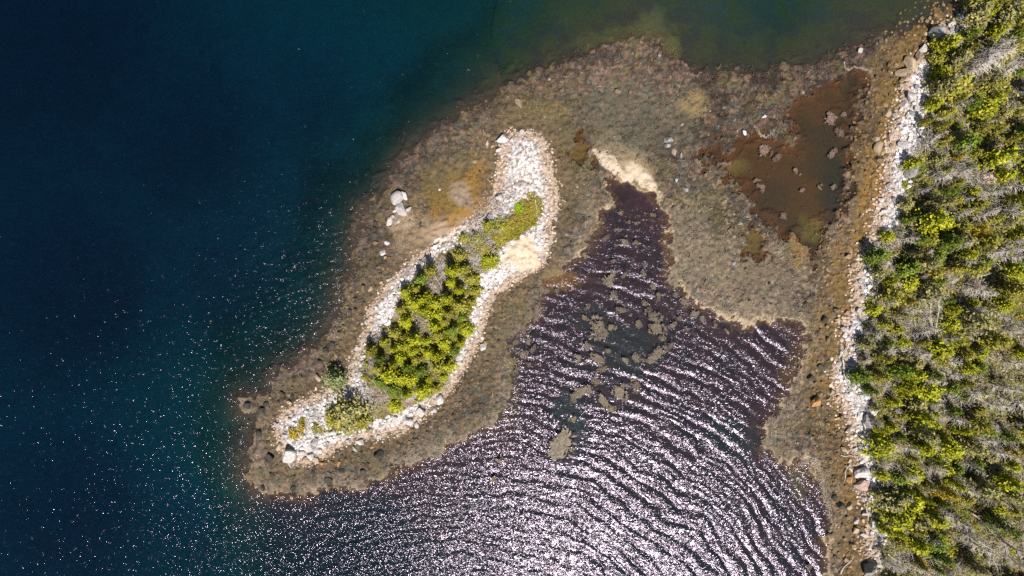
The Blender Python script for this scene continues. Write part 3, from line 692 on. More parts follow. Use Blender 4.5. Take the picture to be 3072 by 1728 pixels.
# mainland
for a in [(2875,60,38,34,'grey'),(2797,107,46,40,'grey',30,.8),(2863,91,18,22,'grey'),(2845,77,26,16,'white'),(2847,95,14,16,'grey'),(2815,80,14,16,'tan'),(2761,151,26,22,'white'),(2746,175,18,36,'tan',-20),
 (2720,195,32,44,'tan',25),(2698,223,46,26,'tan',25),(2700,242,26,10,'brown',20),(2712,254,14,16,'tan'),(2716,270,12,16,'pink'),(2722,296,32,28,'white'),(2706,318,20,24,'white'),(2654,342,26,27,'tan'),
 (2622,419,24,17,'tan',20),(2630,445,31,34,'tan'),(2664,415,12,28,'pink',20),(2630,483,28,30,'brown'),(2656,473,22,16,'tan'),(2656,493,14,12,'tan'),(2698,439,32,24,'white'),(2672,441,17,20,'tan'),
 (2720,513,34,54,'grey',-25,.6),(2666,280,14,20,'brown'),(2527,987,24,22,'white'),(2546,985,16,13),(2529,1002,19,22),(2537,1016,21,18),(2568,932,18,16),(2519,1057,22,17),(2513,1092,17,15),(2541,1122,30,14),
 (2490,1171,20,17,'tan'),(2439,1204,30,32,'orange',10,.9),(2544,1285,20,17),(2589,1260,22,42,'grey',10),(2566,1150,18,16),(2537,938,20,12,'tan'),(2507,957,16,18,'tan'),(2575,1415,46,36,'white',0,.6),(2578,1451,44,32,'pink',-15,.6),
 (2545,1286,19,17,'tan'),(2562,1301,15,17),(2545,1435,20,16,'orange'),(2545,1514,18,26,'tan',-20),(2591,1537,24,22),(2613,1568,27,25,'white'),(2588,1492,19,19),(2560,1586,20,20,'tan'),(2550,1629,22,17,'brown'),(2535,1677,18,16,'tan'),
 (2600,1702,46,44,'grey',0,.7),(2517,1514,28,18,'dark'),(2644,635,20,20),(2538,771,24,13,'tan'),(2558,790,23,18,'tan'),(2546,807,17,16,'tan'),(2610,762,18,15),(2938,541,54,36,'pink',0,.5),(2911,999,32,24,'white'),(2918,1012,26,14,'grey'),
 (2520,1250,20,16,'brown'),(2505,1275,12,12,'orange'),(2527,1345,18,20,'tan'),(2560,1345,16,14),(2480,1110,14,10,'tan'),(2455,1180,18,16,'brown'),(2480,1195,16,12,'tan'),(2420,1222,12,12,'brown'),(2460,1100,22,16,'dark'),(2430,1130,24,18,'dark'),
 (2500,1490,20,18,'dark'),(2480,1020,18,14,'brown'),(2470,960,22,18,'dark'),(2505,930,18,14,'brown'),(2410,915,16,26,'dark'),(2565,1560,20,16),(2585,1600,18,16),(2600,1640,18,16),(2640,600,20,16),(2660,560,20,18),(2690,380,20,18),(2680,350,18,16),(2740,330,20,18),(2760,250,20,16),(2775,270,16,16),(2790,240,18,14)]:
    B(*a)

# the many smaller stones: one template, packed side by side
bm = bmesh.new(); bmesh.ops.create_icosphere(bm, subdivisions=1, radius=1.0)
ICV = np.array([p.co[:] for p in bm.verts]); ICF = np.array([[q.index for q in p.verts] for p in bm.faces]); bm.free()
def stone_field(name, pts, size, cols, r_, flat=0.6, sink=0.2):
    n = len(pts)
    v = np.repeat(ICV[None], n, 0) * (0.78 + 0.44 * r_.random((n, len(ICV), 1)))
    d = r_.normal(size=(n, 3)); d /= np.linalg.norm(d, axis=1)[:, None]
    s = np.einsum('nkj,nj->nk', v, d); v = v - np.maximum(s - 0.6, 0)[..., None] * d[:, None]
    v = v * np.stack([size * (0.8 + 0.5 * r_.random(n)), size * (0.7 + 0.3 * r_.random(n)), size * flat * (0.7 + 0.6 * r_.random(n))], 1)[:, None]
    a = r_.random(n) * 6.283; ca_, sa = np.cos(a)[:, None], np.sin(a)[:, None]
    v = np.stack([v[..., 0] * ca_ - v[..., 1] * sa, v[..., 0] * sa + v[..., 1] * ca_, v[..., 2]], -1)
    v = v + pts[:, None] + np.stack([np.zeros(n), np.zeros(n), size * sink], 1)[:, None]
    f = (ICF[None] + (np.arange(n) * len(ICV))[:, None, None]).reshape(-1, 3)
    c = np.repeat(cols[:, None], len(ICV), 1).reshape(-1, 3)
    return link(name, mesh_np(name, v.reshape(-1, 3), f, M_stone, c, False))
def jitter_grid(x0, x1, y0, y1, s, r_):
    gx, gy = np.meshgrid(np.arange(x0, x1, s), np.arange(y0, y1, s), indexing='ij')
    gx = gx + (r_.random(gx.shape) - 0.5) * s * 0.8 + 0; gy = gy + (r_.random(gy.shape) - 0.5) * s * 0.8
    return gx.ravel(), gy.ravel()
BP = np.array(boulder_pts)
def clear_of_boulders(px, py, pad=0.0):
    ok = np.ones(len(px), bool)
    for bx, by, br in BP:
        ok &= (px - bx) ** 2 + (py - by) ** 2 > (br * 0.9 + pad) ** 2
    return ok
def scatter_stones(name, label_kind, sel, s, szr, palette, seed, box, keep=1.0):
    r_ = np.random.default_rng(seed)
    px, py = jitter_grid(*box, s, r_)
    m = sel(px, py) & (r_.random(len(px)) < keep) & clear_of_boulders(px, py)
    px, py = px[m], py[m]
    size = s * (szr[0] + (szr[1] - szr[0]) * r_.random(len(px)) ** 2)
    pal = np.array(palette); c = pal[r_.integers(0, len(pal), len(px))] * (0.8 + 0.4 * r_.random((len(px), 1)))
    o = stone_field(name, np.stack([px, py, height(px, py)], 1), size, c, r_)
    tag(o, kind='stuff')
    return o
WHITE = [(0.63,0.59,0.575),(0.56,0.515,0.49),(0.48,0.41,0.36),(0.61,0.595,0.60),(0.34,0.325,0.32),(0.57,0.545,0.54),(0.22,0.205,0.19),(0.68,0.66,0.66)]
WARM = [(0.42,0.30,0.20),(0.34,0.24,0.16),(0.48,0.37,0.27),(0.25,0.17,0.11),(0.40,0.31,0.25),(0.52,0.44,0.37)]
WET = [(0.15,0.105,0.055),(0.12,0.085,0.045),(0.19,0.13,0.065),(0.10,0.075,0.045),(0.23,0.155,0.085),(0.16,0.095,0.04)]
DARK = [(0.055,0.05,0.035),(0.075,0.06,0.04),(0.10,0.08,0.05),(0.04,0.035,0.03)]
IBOX = (-36, 9, -28, 25); MBOX = (44, 70, -43.5, 43.5)
sand = lambda px, py: blob(px, py, 1315, 640, 46, 42, 0, 0.3, 623) + blob(px, py, 1130, 590, 62, 12, -32, 0.3, 624)
isl = lambda lo, hi: (lambda px, py: (sd_isle(px, py) + rag(px, py) < hi) & (sd_isle(px, py) + rag(px, py) >= lo) & (sd_iveg(px, py) > -0.3) & (sand(px, py) < 0.3))
mnl = lambda lo, hi: (lambda px, py: (sd_shore(px, py) + rag(px, py, 2.4) < hi) & (sd_shore(px, py) + rag(px, py, 2.4) >= lo) & (sd_forest(px, py) > -0.5) & (np.abs(py) < 43))
gravel = lambda px, py: smooth(4, 10, py) * (px > -6)          # the spit is finer gravel than the rest
tag(scatter_stones('pebbles', 's', lambda px, py: isl(-9, -0.9)(px, py) & (gravel(px, py) < 0.5), 0.42, (0.28, 0.88), WHITE, 401, IBOX, 0.85), "white cobbles heaped along the island rim", 'cobbles')
tag(scatter_stones('pebbles', 's', lambda px, py: isl(-9, -0.9)(px, py) & (gravel(px, py) >= 0.5), 0.36, (0.2, 0.75), WHITE + WARM[:3], 402, IBOX, 0.55), "pale gravel of the island's narrow spit", 'gravel')
tag(scatter_stones('pebbles', 's', isl(-0.9, 0.5), 0.42, (0.3, 0.6), WARM, 403, IBOX, 0.8), "tan pebbles ringing the island above the weed", 'pebbles')
tag(scatter_stones('pebbles', 's', lambda px, py: isl(0.5, 3.2)(px, py) & (blob(px, py, 1110, 575, 150, 45, -27, 0.4, 905) < 0.3) & (sd_land(px, py) < -0.6) & ((px < -8) | (py < 0)), 0.62, (0.28, 0.6), WET + DARK, 404, IBOX, 0.55), "wet brown cobbles in the shallows round the island", 'cobbles')
tag(scatter_stones('pebbles', 's', mnl(-9, -1.2), 0.46, (0.28, 0.95), WHITE, 405, MBOX, 0.9), "white cobbles along the mainland shore", 'cobbles')
tag(scatter_stones('pebbles', 's', mnl(-1.2, 1.0), 0.46, (0.35, 0.64), WARM, 406, MBOX, 0.85), "tan cobbles at the mainland's water line", 'cobbles')
tag(scatter_stones('pebbles', 's', mnl(1.0, 5.5), 0.62, (0.28, 0.60), WET + [(0.17,0.095,0.02)], 407, MBOX, 0.6), "wet brown cobbles below the mainland shore", 'cobbles')
def flat_sel(px, py):
    dpx = np.min([q(px, py) for q in sd_pools], 0)
    return (sd_land(px, py) < -1.0) & (sd_isle(px, py) > 1.5) & (sd_shore(px, py) > 4) & (dpx > 0.5) & (fbm(px, py, 0.3, 431, 3) > 0.5)
tag(scatter_stones('pebbles', 's', flat_sel, 0.85, (0.15, 0.42), DARK + [(0.09,0.085,0.065),(0.11,0.09,0.065),(0.12,0.085,0.07),(0.20,0.17,0.14)], 408, (-32, 50, -28, 38), 0.55), "weed covered stones scattered over the tidal flat", 'stones')

# ------------------------------------------------------------------ rockweed: strands over the flat, clumps in the bay
def strands(c, r_, length, width, lift, drift=None):
    n = len(c)
    a = r_.random(n) * 6.283 if drift is None else drift + r_.normal(size=n) * 0.7
    d = np.stack([np.cos(a), np.sin(a), np.zeros(n)], 1); sN = np.stack([-d[:, 1], d[:, 0], np.zeros(n)], 1)
    L_ = (length * (0.5 + r_.random(n)))[:, None]; w = (width * (0.6 + 0.8 * r_.random(n)))[:, None]; h = (lift * r_.random(n))[:, None]
    bend = sN * L_ * (r_.random(n) - 0.5)[:, None]
    up = np.array([[0, 0, 1.0]])
    p0, p1, p2 = c, c + d * L_ * 0.5 + up * h + bend * 0.3, c + d * L_ + bend + up * 0.01
    vt = np.stack([p0 - sN * w * .6, p0 + sN * w * .6, p1 + sN * w, p1 - sN * w, p2 + sN * w * .5, p2 - sN * w * .5], 1).reshape(-1, 3)
    b_ = (np.arange(n) * 6)[:, None]
    return vt, np.concatenate([b_ + np.array([[0, 1, 2, 3]]), b_ + np.array([[3, 2, 4, 5]])])
r_ = np.random.default_rng(500)
px = r_.uniform(-42, 66, 170000); py = r_.uniform(-32, 43, 170000)
dpx = np.min([q(px, py) for q in sd_pools], 0)
dland = sd_land(px, py); disl = sd_isle(px, py); dsh = sd_shore(px, py)
patch = fbm(px, py, 0.35, 511, 4)
m = (dland < 0.9 - 1.2 * (patch > 0.5)) & (disl > 1.6) & (dsh > 3.5) & ((dpx > 0.2) | (r_.random(len(px)) < 0.015)) & (r_.random(len(px)) < np.where(patch > 0.5, 0.75, 0.2))
sandm = blob(px, py, 1580, 425, 85, 26, 25, 0.4, 903) + blob(px, py, 1165, 487, 42, 30, 60, 0.4, 904) + blob(px, py, 1120, 575, 130, 50, -25, 0.4, 905)
m &= r_.random(len(px)) > sandm
px, py = px[m], py[m]
hz = np.maximum(height(px, py), 0.0) + 0.025
T2 = (sd_land(px, py),)
cc = ground_colour(px, py, *terrain(px, py)) * 1.1 + 0.003
edge = smooth(4.5, 0, -T2[0]) * smooth(-8, 10, py)
cc = cc + (np.array((0.115, 0.070, 0.062)) - cc) * (edge * 0.5)[:, None]
pale = smooth(3.0, -0.4, -T2[0]) * smooth(12, -6, py) * smooth(-34, -24, px)
cc = cc + (np.array((0.25, 0.205, 0.155)) - cc) * (pale * 0.7)[:, None]
cc = cc * (0.55 + 0.9 * r_.random((len(px), 1)))
vt, f = strands(np.stack([px, py, hz], 1), r_, 0.42, 0.035, 0.13)
tag(link('seaweed', mesh_np('seaweed', vt, f, M_weed, np.repeat(cc, 6, 0), False)), "brown rockweed lying over the tidal flat", 'seaweed', kind='stuff')

def clump_mesh(seed, n=190):
    q = np.random.default_rng(seed); parts = []
    nl = 4 + seed % 4
    ang = q.random(nl) * 6.283; bx_ = q.normal(size=(nl, 2)) * 0.30; br_ = 0.18 + 0.30 * q.random(nl)
    c = []; dr = []
    for i in range(n):
        k = q.integers(nl); t = br_[k] * q.random() ** 0.6; aa = q.random() * 6.283
        c.append([bx_[k][0] + math.cos(aa) * t * 1.4, bx_[k][1] + math.sin(aa) * t * 0.8, 0.01 + 0.05 * q.random()]); dr.append(aa)
    vt, f = strands(np.array(c), q, 0.20, 0.05, 0.07, np.array(dr))
    cl = np.repeat(np.repeat(0.7 + 0.6 * q.random((n, 1)), 3, 1), 6, 0)
    return mesh_np('seaweed_clump', vt, f, M_weedobj, cl, False)
CL = [clump_mesh(600 + i) for i in range(14)]
clumps = [(1530,715,24),(1545,742,12),(1490,515,8),(1545,520,8),(1478,600,7),(1555,580,8),(1575,610,9),(1580,560,7),(1600,610,8),(1520,600,10),(1570,690,8),(1545,655,7),(1600,560,7),(1565,535,7),(1515,560,7),(1640,540,8),(1470,640,9),(1620,690,8),(1640,720,10),(1655,745,9),
 (1470,800,14),(1500,830,22),(1520,845,12),(1640,790,18),(1605,815,16),(1655,830,20),(1560,780,12),(1475,775,9),(1540,820,10),(1620,760,10),(1480,870,16),(1500,900,18),(1515,930,14),(1460,900,12),(1530,880,9),(1570,905,10),(1600,900,14),(1660,890,20),(1690,870,12),(1640,900,16),(1665,850,10),
 (1720,760,12),(1700,740,9),(1745,790,10),(1770,800,10),(1710,800,9),(1690,820,9),(1730,830,7),(1800,820,8),(1830,835,8),
 (1470,985,24),(1520,1010,24),(1560,990,20),(1600,975,18),(1500,960,14),(1540,1030,14),(1445,1000,10),(1422,1118,46),(1442,1056,10),(1370,730,14),(1400,735,10),
 (1320,830,10),(1300,860,12),(1330,860,9),(1315,890,12),(1330,920,10),(1300,930,14),(1350,800,9),(1340,880,8),(2000,425,9),(2020,480,7),(2090,300,16),(2110,330,14),(2120,290,10),(1925,378,16),(1940,388,9),(1952,398,12),(2004,434,6),(2012,441,5),(2060,470,6),(2068,466,5),(2095,385,12),(2104,378,8),(1970,540,9),(2100,470,8),(1920,470,12),(1905,450,9),(625,1018,20),(2600,1370,10),(1925,1115,16),(1945,1090,18),(2035,1425,8)]
for (vx, vy, rad) in clumps:
    if vx > 2150: continue
    o = link('seaweed_clump', CL[random.randrange(14)])
    cx_, cy_ = V(vx + random.uniform(-2, 2), vy + random.uniform(-2, 2))
    o.location = (cx_, cy_, 0.02); s = rad / KV * 1.15
    o.scale = (s * random.uniform(.55, 1.2), s * random.uniform(.7, 1.2), min(s, 1.2)); o.rotation_euler = (0, 0, random.uniform(0, 6.28))
    inpool = vx > 1860 and vy < 640
    k = random.uniform(0.65, 1.1)
    o.color = (0.15 * k, 0.10 * k, 0.075 * k, 1) if inpool else (0.145 * k, 0.115 * k, 0.078 * k, 1)
    if inpool: where = "pinkish brown rockweed clump floating in the brown pool's " + ("upper arm" if vy < 360 else ("middle" if vy < 450 else "lower end")); 
    elif vy < 760 and vx < 1670: where = "floating pale rockweed clump in the narrow dark bay head"
    elif vx < 1400 and vy < 950: where = "floating pale rockweed clump beside the island's bay edge"
    elif vx < 700: where = "pale ring of rockweed at the island's blunt end"
    elif vy > 1050 and vx < 1500: where = "large pale rockweed island alone in the glittering bay"
    elif vy > 940 and vx < 1650: where = "pale rockweed raft above the lone weed island"
    elif vx > 1680 and vy < 900: where = "small rockweed clump along the bay's right bank"
    elif vx > 1900: where = "pale rockweed clump against the mainland flat"
    elif vx > 1580: where = "rockweed clump on the right of the bay's dark middle"
    else: where = "rockweed clump on the left of the bay's dark middle"
    register(o, ("large " if rad > 19 and "large" not in where else ("small " if rad < 9 and "small" not in where else "")) + where, 'seaweed', rad, 'rockweed clumps in the bay and pool')

# ------------------------------------------------------------------ trees
def crown_mesh(seed, H, R, levels, per, clump, size, droop=0.15, bare=0.12, gap=0.18):
    q = np.random.default_rng(seed); c = []; tint = []
    az0 = q.random() * 6.28
    lobes = 1 + 0.28 * np.sin(np.arange(64) * 0.55 + az0) * q.random()
    for l in range(levels):
        t = bare + (1 - bare) * (l + 0.5 * q.random()) / levels
        nb = max(3, int(per * (1.05 - 0.6 * t)))
        for b_ in range(nb):
            if q.random() < gap: continue
            az = az0 + l * 2.1 + 6.283 * b_ / nb + q.normal() * 0.2
            Lb = R * (1 - t) ** 0.75 * (0.7 + 0.45 * q.random()) * lobes[int(az * 10) % 64] + 0.08 * R
            tn = 0.75 + 0.5 * q.random()
            for k in range(max(2, int(clump * (0.35 + Lb / R)))):
                s = (0.25 + 0.75 * q.random())
                rr = Lb * s
                off = q.normal(size=3) * (0.05 + 0.09 * s) * R
                c.append([math.cos(az) * rr + off[0], math.sin(az) * rr + off[1], H * t - droop * rr * s + off[2] * 0.7])
                tint.append(tn * (0.8 + 0.4 * q.random()))
    c = np.array(c); tint = np.array(tint)
    vt, f = leaves(c, size, q, 0.7, 0.55)
    col_ = np.stack([tint * (0.9 + 0.25 * q.random(len(c))), tint, tint * 0.9], 1)
    return mesh_np('crown', vt, f, M_leaf, np.repeat(col_, 4, 0), False)
def trunk_mesh(seed, H, rad, lean=0.05):
    q = np.random.default_rng(seed); n = 6
    p = np.array([[lean * H * (i / (n - 1)) ** 2 * math.cos(seed), lean * H * (i / (n - 1)) ** 2 * math.sin(seed), H * i / (n - 1)] for i in range(n)])
    parts = [tube(p, [rad * (1.15 - i / (n - 1)) for i in range(n)], 7)]
    m_ = 16; t = 0.15 + 0.7 * q.random(m_); a = q.random(m_) * 6.283
    b0 = np.stack([0 * t, 0 * t, t * H], 1); Lb = (1 - t) * H * 0.28 + 0.15
    b1 = b0 + np.stack([np.cos(a) * Lb, np.sin(a) * Lb, -0.08 * Lb], 1)
    parts.append(sticks(b0, b1, np.full(m_, rad * 0.3), np.full(m_, rad * 0.08)))
    v, f = join(parts)
    return mesh_np('trunk', v, f, M_bark, None, False)
# unit-height prototypes: (crown, trunk)
SPR = []
for i in range(8):
    SPR.append((crown_mesh(800 + i, 1.0, 0.42 + 0.05 * (i % 3), 13, 9, 15, 0.034 + 0.003 * (i % 3), 0.10, 0.12, 0.24), trunk_mesh(820 + i, 0.97, 0.028)))
BUSHY = []
for i in range(5):
    BUSHY.append((crown_mesh(840 + i, 1.0, 0.66 + 0.05 * (i % 2), 9, 10, 15, 0.044, 0.20, 0.1, 0.26), trunk_mesh(860 + i, 0.92, 0.035, 0.1)))
def tree(px, py, rad, hgt, colr, protos, label, group):
    cr, tk = protos[random.randrange(len(protos))]
    o = bpy.data.objects.new('spruce_tree', None); C.objects.link(o); o.empty_display_size = 0.3
    zz_ = float(height(px, py)[0])
    o.location = (px, py, zz_ - 0.05)
    kr = rad / 0.5
    o.scale = (kr, kr * random.uniform(.9, 1.1), hgt); o.rotation_euler = (random.uniform(-.05, .05), random.uniform(-.05, .05), random.uniform(0, 6.28))
    t = link('trunk', tk, o); c = link('crown', cr, o)
    k = random.uniform(0.85, 1.15)
    c.color = (colr[0] * k, colr[1] * k, colr[2] * k, 1)
    t.color = (0.24, 0.21, 0.18, 1)
    register(o, label, 'tree', rad * hgt, group)
    return o
LIME = (0.35, 0.365, 0.015); OLIVE = (0.29, 0.27, 0.040); GREEN = (0.15, 0.205, 0.020); DULL = (0.30, 0.28, 0.11); BLUEG = (0.22, 0.25, 0.11); GOLD = (0.38, 0.29, 0.02)
CNAME = {LIME: "bright yellow-green", OLIVE: "olive", GREEN: "deep green", DULL: "dull khaki", BLUEG: "grey-green", GOLD: "golden"}
def poisson(cands, mind, existing=()):
    out = list(existing); n0_ = len(out); cell = mind; grid = {}
    def put(p): grid.setdefault((int(p[0] // cell), int(p[1] // cell)), []).append(p)
    for p in out: put(p)
    for p in cands:
        gx_, gy_ = int(p[0] // cell), int(p[1] // cell); ok = True
        for i in (-1, 0, 1):
            for j in (-1, 0, 1):
                for q in grid.get((gx_ + i, gy_ + j), ()):
                    if (p[0] - q[0]) ** 2 + (p[1] - q[1]) ** 2 < mind * mind: ok = False; break
        if ok: out.append(p); put(p)
    return out[n0_:]
# island grove
q = np.random.default_rng(900)
cand = [(a, b) for a, b in zip(q.uniform(-24, 0, 6000), q.uniform(-21, 6, 6000))]
bald = [S(1268, 985) + (1.7,), S(1315, 862) + (2.0,), S(1330, 800) + (1.3,), S(1135, 1000) + (1.0,), S(1300, 1118) + (1.0,), S(1245, 950) + (0.8,), S(1240, 830) + (1.0,)]
def grove_ok(p):
    return (float(sd_grove(*p)) < -0.55) and all((p[0] - b_[0]) ** 2 + (p[1] - b_[1]) ** 2 > b_[2] ** 2 for b_ in bald)
pts = poisson([p for p in cand if grove_ok(p)], 1.42)
gcx, gcy = V(1060, 840)
for p in pts:
    cc_ = random.choices([LIME, OLIVE, GREEN], [.62, .2, .18])[0]
    rad = random.uniform(0.85, 1.6); hg = random.uniform(2.0, 5.0)
    vx, vy = p[0] * KV + 1288, 724.5 - p[1] * KV
    side = float(sd_grove(*p))
    where = ("along the grove's bay-side edge" if (p[0] - gcx) * 0.8 + (p[1] - gcy) * -0.2 > 0 else "along the grove's seaward edge") if side > -2.0 else "inside the island grove"
    part = "upper" if vy < 740 else ("middle" if vy < 860 else ("lower middle" if vy < 930 else "bottom"))
    tree(p[0] * 0.985, p[1] * 0.985, rad, hg, cc_, SPR, f"{CNAME[cc_]} {'tall' if hg > 3.1 else 'low'} spruce {where}, {part} part", 'spruces of the island grove')
for (sx, sy, rad, hg, cc_, lab) in [(1008,1138,1.75,4.0,BLUEG,"lone grey-green spruce leaning over the seaward cobbles"),(1050,1240,2.3,4.4,DULL,"wide khaki spruce casting a long shadow towards the lone spruce"),
    (1085,1262,1.6,2.6,OLIVE,"olive spruce at the right foot of the wide khaki spruce"),(1010,1256,1.7,2.4,OLIVE,"olive spruce at the left foot of the wide khaki spruce"),
    (1190,1215,1.2,2.2,LIME,"yellow-green spruce alone below the grove's foot"),(1188,1180,0.9,1.8,OLIVE,"small olive spruce between the grove and the lone lower spruce"),
    (1392,717,0.9,1.4,OLIVE,"round olive spruce on the white bar above the grove"),(1465,680,1.2,2.0,OLIVE,"olive spruce beside the dark boulder below the grass patch"),(1382,770,1.3,2.0,OLIVE,"olive spruce between the white bar and grey brush"),
    (1470,785,1.5,2.2,LIME,"yellow-green spruce by the sand beach at the grove's top"),(1432,720,1.0,1.6,DULL,"khaki spruce above the grey brush"),(1100,1130,0.7,1.2,OLIVE,"tiny olive spruce in the brush left of the grove")]:
    bx, by = S(sx, sy); k = 1 - 0.5 * hg / 100
    tree(bx * k, by * k, rad, hg, cc_, BUSHY if cc_ in (DULL, BLUEG) else SPR, lab, 'single spruces of the island')

# shrubs
def shrub_mesh(seed, n=330, size=0.085):
    q = np.random.default_rng(seed); nl = 5; c = []
    ctr = q.normal(size=(nl, 2)) * 0.42; rr = 0.35 + 0.35 * q.random(nl)
    for i in range(n):
        k = q.integers(nl); d = q.normal(size=3); d[2] = abs(d[2]); d /= np.linalg.norm(d)
        s = rr[k] * (0.55 + 0.5 * q.random())
        c.append([ctr[k][0] + d[0] * s, ctr[k][1] + d[1] * s, 0.05 + d[2] * s * 1.1])
    c = np.array(c); vt, f = leaves(c, size, q, 0.5, 0.6)
    t = (0.7 + 0.6 * q.random((n, 1))) * np.array([[1, 1, 1]]) + np.stack([0.15 * q.random(n), 0 * c[:, 0], 0 * c[:, 0]], 1)
    return mesh_np('shrub', vt, f, M_leaf, np.repeat(t, 4, 0), False)
SH = [shrub_mesh(950 + i) for i in range(6)]
def shrub(px, py, rad, hgt, colr, label, group):
    o = link('shrub', SH[random.randrange(6)]); o.location = (px, py, float(height(px, py)[0]) - 0.03)
    o.scale = (rad, rad, hgt); o.rotation_euler = (0, 0, random.uniform(0, 6.28)); k = random.uniform(.85, 1.15)
    o.color = (colr[0] * k, colr[1] * k, colr[2] * k, 1)
    register(o, label, 'shrub', rad, group); return o
VIVID = (0.30, 0.46, 0.012)
for (sx, sy, rad, hg, cc_, lab) in [(1558,622,0.75,0.7,VIVID,"vivid green shrub in the middle of the island's grass patch"),(1563,634,0.5,0.5,VIVID,"vivid green sprig just below the bright shrub"),
    (893,1290,1.3,1.1,GOLD,"golden shrub on the white shingle at the blunt end"),(912,1262,0.9,0.9,OLIVE,"olive shrub above the golden shrub at the blunt end"),(950,1292,1.2,0.9,OLIVE,"olive shrub right of the golden shrub"),
    (1500,730,1.1,0.7,OLIVE,"olive shrub at the lower edge of the grass patch"),(1450,755,1.1,0.7,OLIVE,"olive shrub in the grey brush below the grass patch"),(1520,690,0.9,0.5,OLIVE,"flat olive shrub inside the grass patch"),
    (1120,1215,1.0,0.7,DULL,"khaki shrub in the dry brush right of the long shadow"),(1150,1225,0.8,0.6,DULL,"khaki shrub nearest the dry brush's brown end"),(1035,1275,1.2,0.9,DULL,"khaki shrub below the wide khaki spruce"),(980,1245,0.9,0.8,DULL,"khaki shrub left of the wide khaki spruce")]:
    bx, by = S(sx, sy); shrub(bx * 0.99, by * 0.99, rad, hg, cc_, lab, 'shrubs on the island')

# mainland wood
q = np.random.default_rng(1000)
cand = [(a, b) for a, b in zip(q.uniform(44, 76, 20000), q.uniform(-44, 44, 20000))]
dF = sd_forest([c_[0] for c_ in cand], [c_[1] for c_ in cand])
dens = fbm(np.array([c_[0] for c_ in cand]), np.array([c_[1] for c_ in cand]), 0.20, 1010, 3)
cand = [c_ for c_, d, n_ in zip(cand, dF, dens) if d < -0.35 and n_ > 0.43 and (c_[0] - S(2938,541)[0]) ** 2 + (c_[1] - S(2938,541)[1]) ** 2 > 5 and (c_[0] - S(2911,999)[0]) ** 2 + (c_[1] - S(2911,999)[1]) ** 2 > 3]
pts = poisson(cand, 1.9)
inview = [p for p in pts if p[0] < 73 and abs(p[1]) < 41]
print("forest trees", len(pts), len(inview))
random.shuffle(pts)
tree_pts = pts[:295]; rest = pts[295:]
for p in tree_pts:
    cc_ = random.choices([LIME, OLIVE, GREEN, DULL, GOLD], [.30, .27, .19, .20, .04])[0]
    large = random.random() < .28; rad = random.uniform(1.6, 2.3) if large else random.uniform(0.8, 1.45); hg = random.uniform(3.6, 6.2) if large else random.uniform(1.8, 4.4)
    tree(p[0] * 0.985, p[1] * 0.985, rad, hg * 1.1, cc_, SPR + BUSHY[:2], f"{CNAME[cc_]} {'broad' if rad > 1.35 else 'slim'} spruce {wood_place(*p)}", 'living spruces of the mainland wood')
cand2 = [(a, b) for a, b in zip(q.uniform(44, 75, 9000), q.uniform(-43, 43, 9000))]
dF = sd_forest([c_[0] for c_ in cand2], [c_[1] for c_ in cand2])
cand2 = [c_ for c_, d in zip(cand2, dF) if d < -0.3]
spts = poisson(cand2, 1.7, tree_pts)[:200]
for p in spts:
    cc_ = random.choices([OLIVE, LIME, DULL, GOLD, GREEN], [.30, .25, .25, .05, .15])[0]
    rad = random.uniform(0.5, 0.95)
    shrub(p[0] * 0.99, p[1] * 0.99, rad, random.uniform(.5, 1.1), cc_, f"{CNAME[cc_]} {'spreading' if rad > .72 else 'small'} shrub {wood_place(*p)}", 'shrubs of the mainland wood')

# standing dead trees
def snag_meshes(seed):
    q = np.random.default_rng(seed); n = 7
    p = np.array([[0.03 * math.sin(i + seed), 0.03 * math.cos(1.3 * i), i / (n - 1)] for i in range(n)]) * np.array([1, 1, 1])
    v, f = tube(p, [0.022 * (1.2 - i / (n - 1)) + 0.003 for i in range(n)], 6)
    tm = mesh_np('trunk', v, f, M_bark, None, False)
    m_ = 70; t = 0.12 + 0.86 * q.random(m_); a = q.random(m_) * 6.283
    Lb = (0.06 + 0.20 * (1 - t)) * (0.5 + 0.9 * q.random(m_))
    b0 = np.stack([0 * t, 0 * t, t], 1); dirs = np.stack([np.cos(a), np.sin(a), -0.25 + 0.5 * q.random(m_)], 1)
    b1 = b0 + dirs * Lb[:, None]
    parts = [sticks(b0, b1, np.full(m_, 0.0055), np.full(m_, 0.0022))]
    kk = q.integers(0, m_, 150); s = 0.3 + 0.6 * q.random(150)
    c0 = b0[kk] + dirs[kk] * (Lb[kk] * s)[:, None]
    c1 = c0 + (dirs[kk] + q.normal(size=(150, 3)) * 0.7) * (Lb[kk] * 0.45)[:, None]
    parts.append(sticks(c0, c1, np.full(150, 0.0034), np.full(150, 0.0015)))
    v, f = join(parts)
    return tm, mesh_np('branches', v, f, M_bark, None, False)
SN = [snag_meshes(1100 + i) for i in range(7)]
def dead_tree(px, py, hg, label, lean=(0, 0), grey=1.0):
    tm, bmesh_ = SN[random.randrange(7)]
    o = bpy.data.objects.new('dead_tree', None); C.objects.link(o); o.empty_display_size = 0.3
    o.location = (px, py, float(height(px, py)[0]) - 0.1); o.scale = (hg * .85, hg * .85, hg)
    o.rotation_euler = (lean[0], lean[1], 0)
    for nm, d in (('trunk', tm), ('branches', bmesh_)):
        c = link(nm, d, o); c.color = (0.46 * grey, 0.41 * grey, 0.36 * grey, 1)
    register(o, label, 'dead tree', hg, 'grey dead trees of the mainland wood')
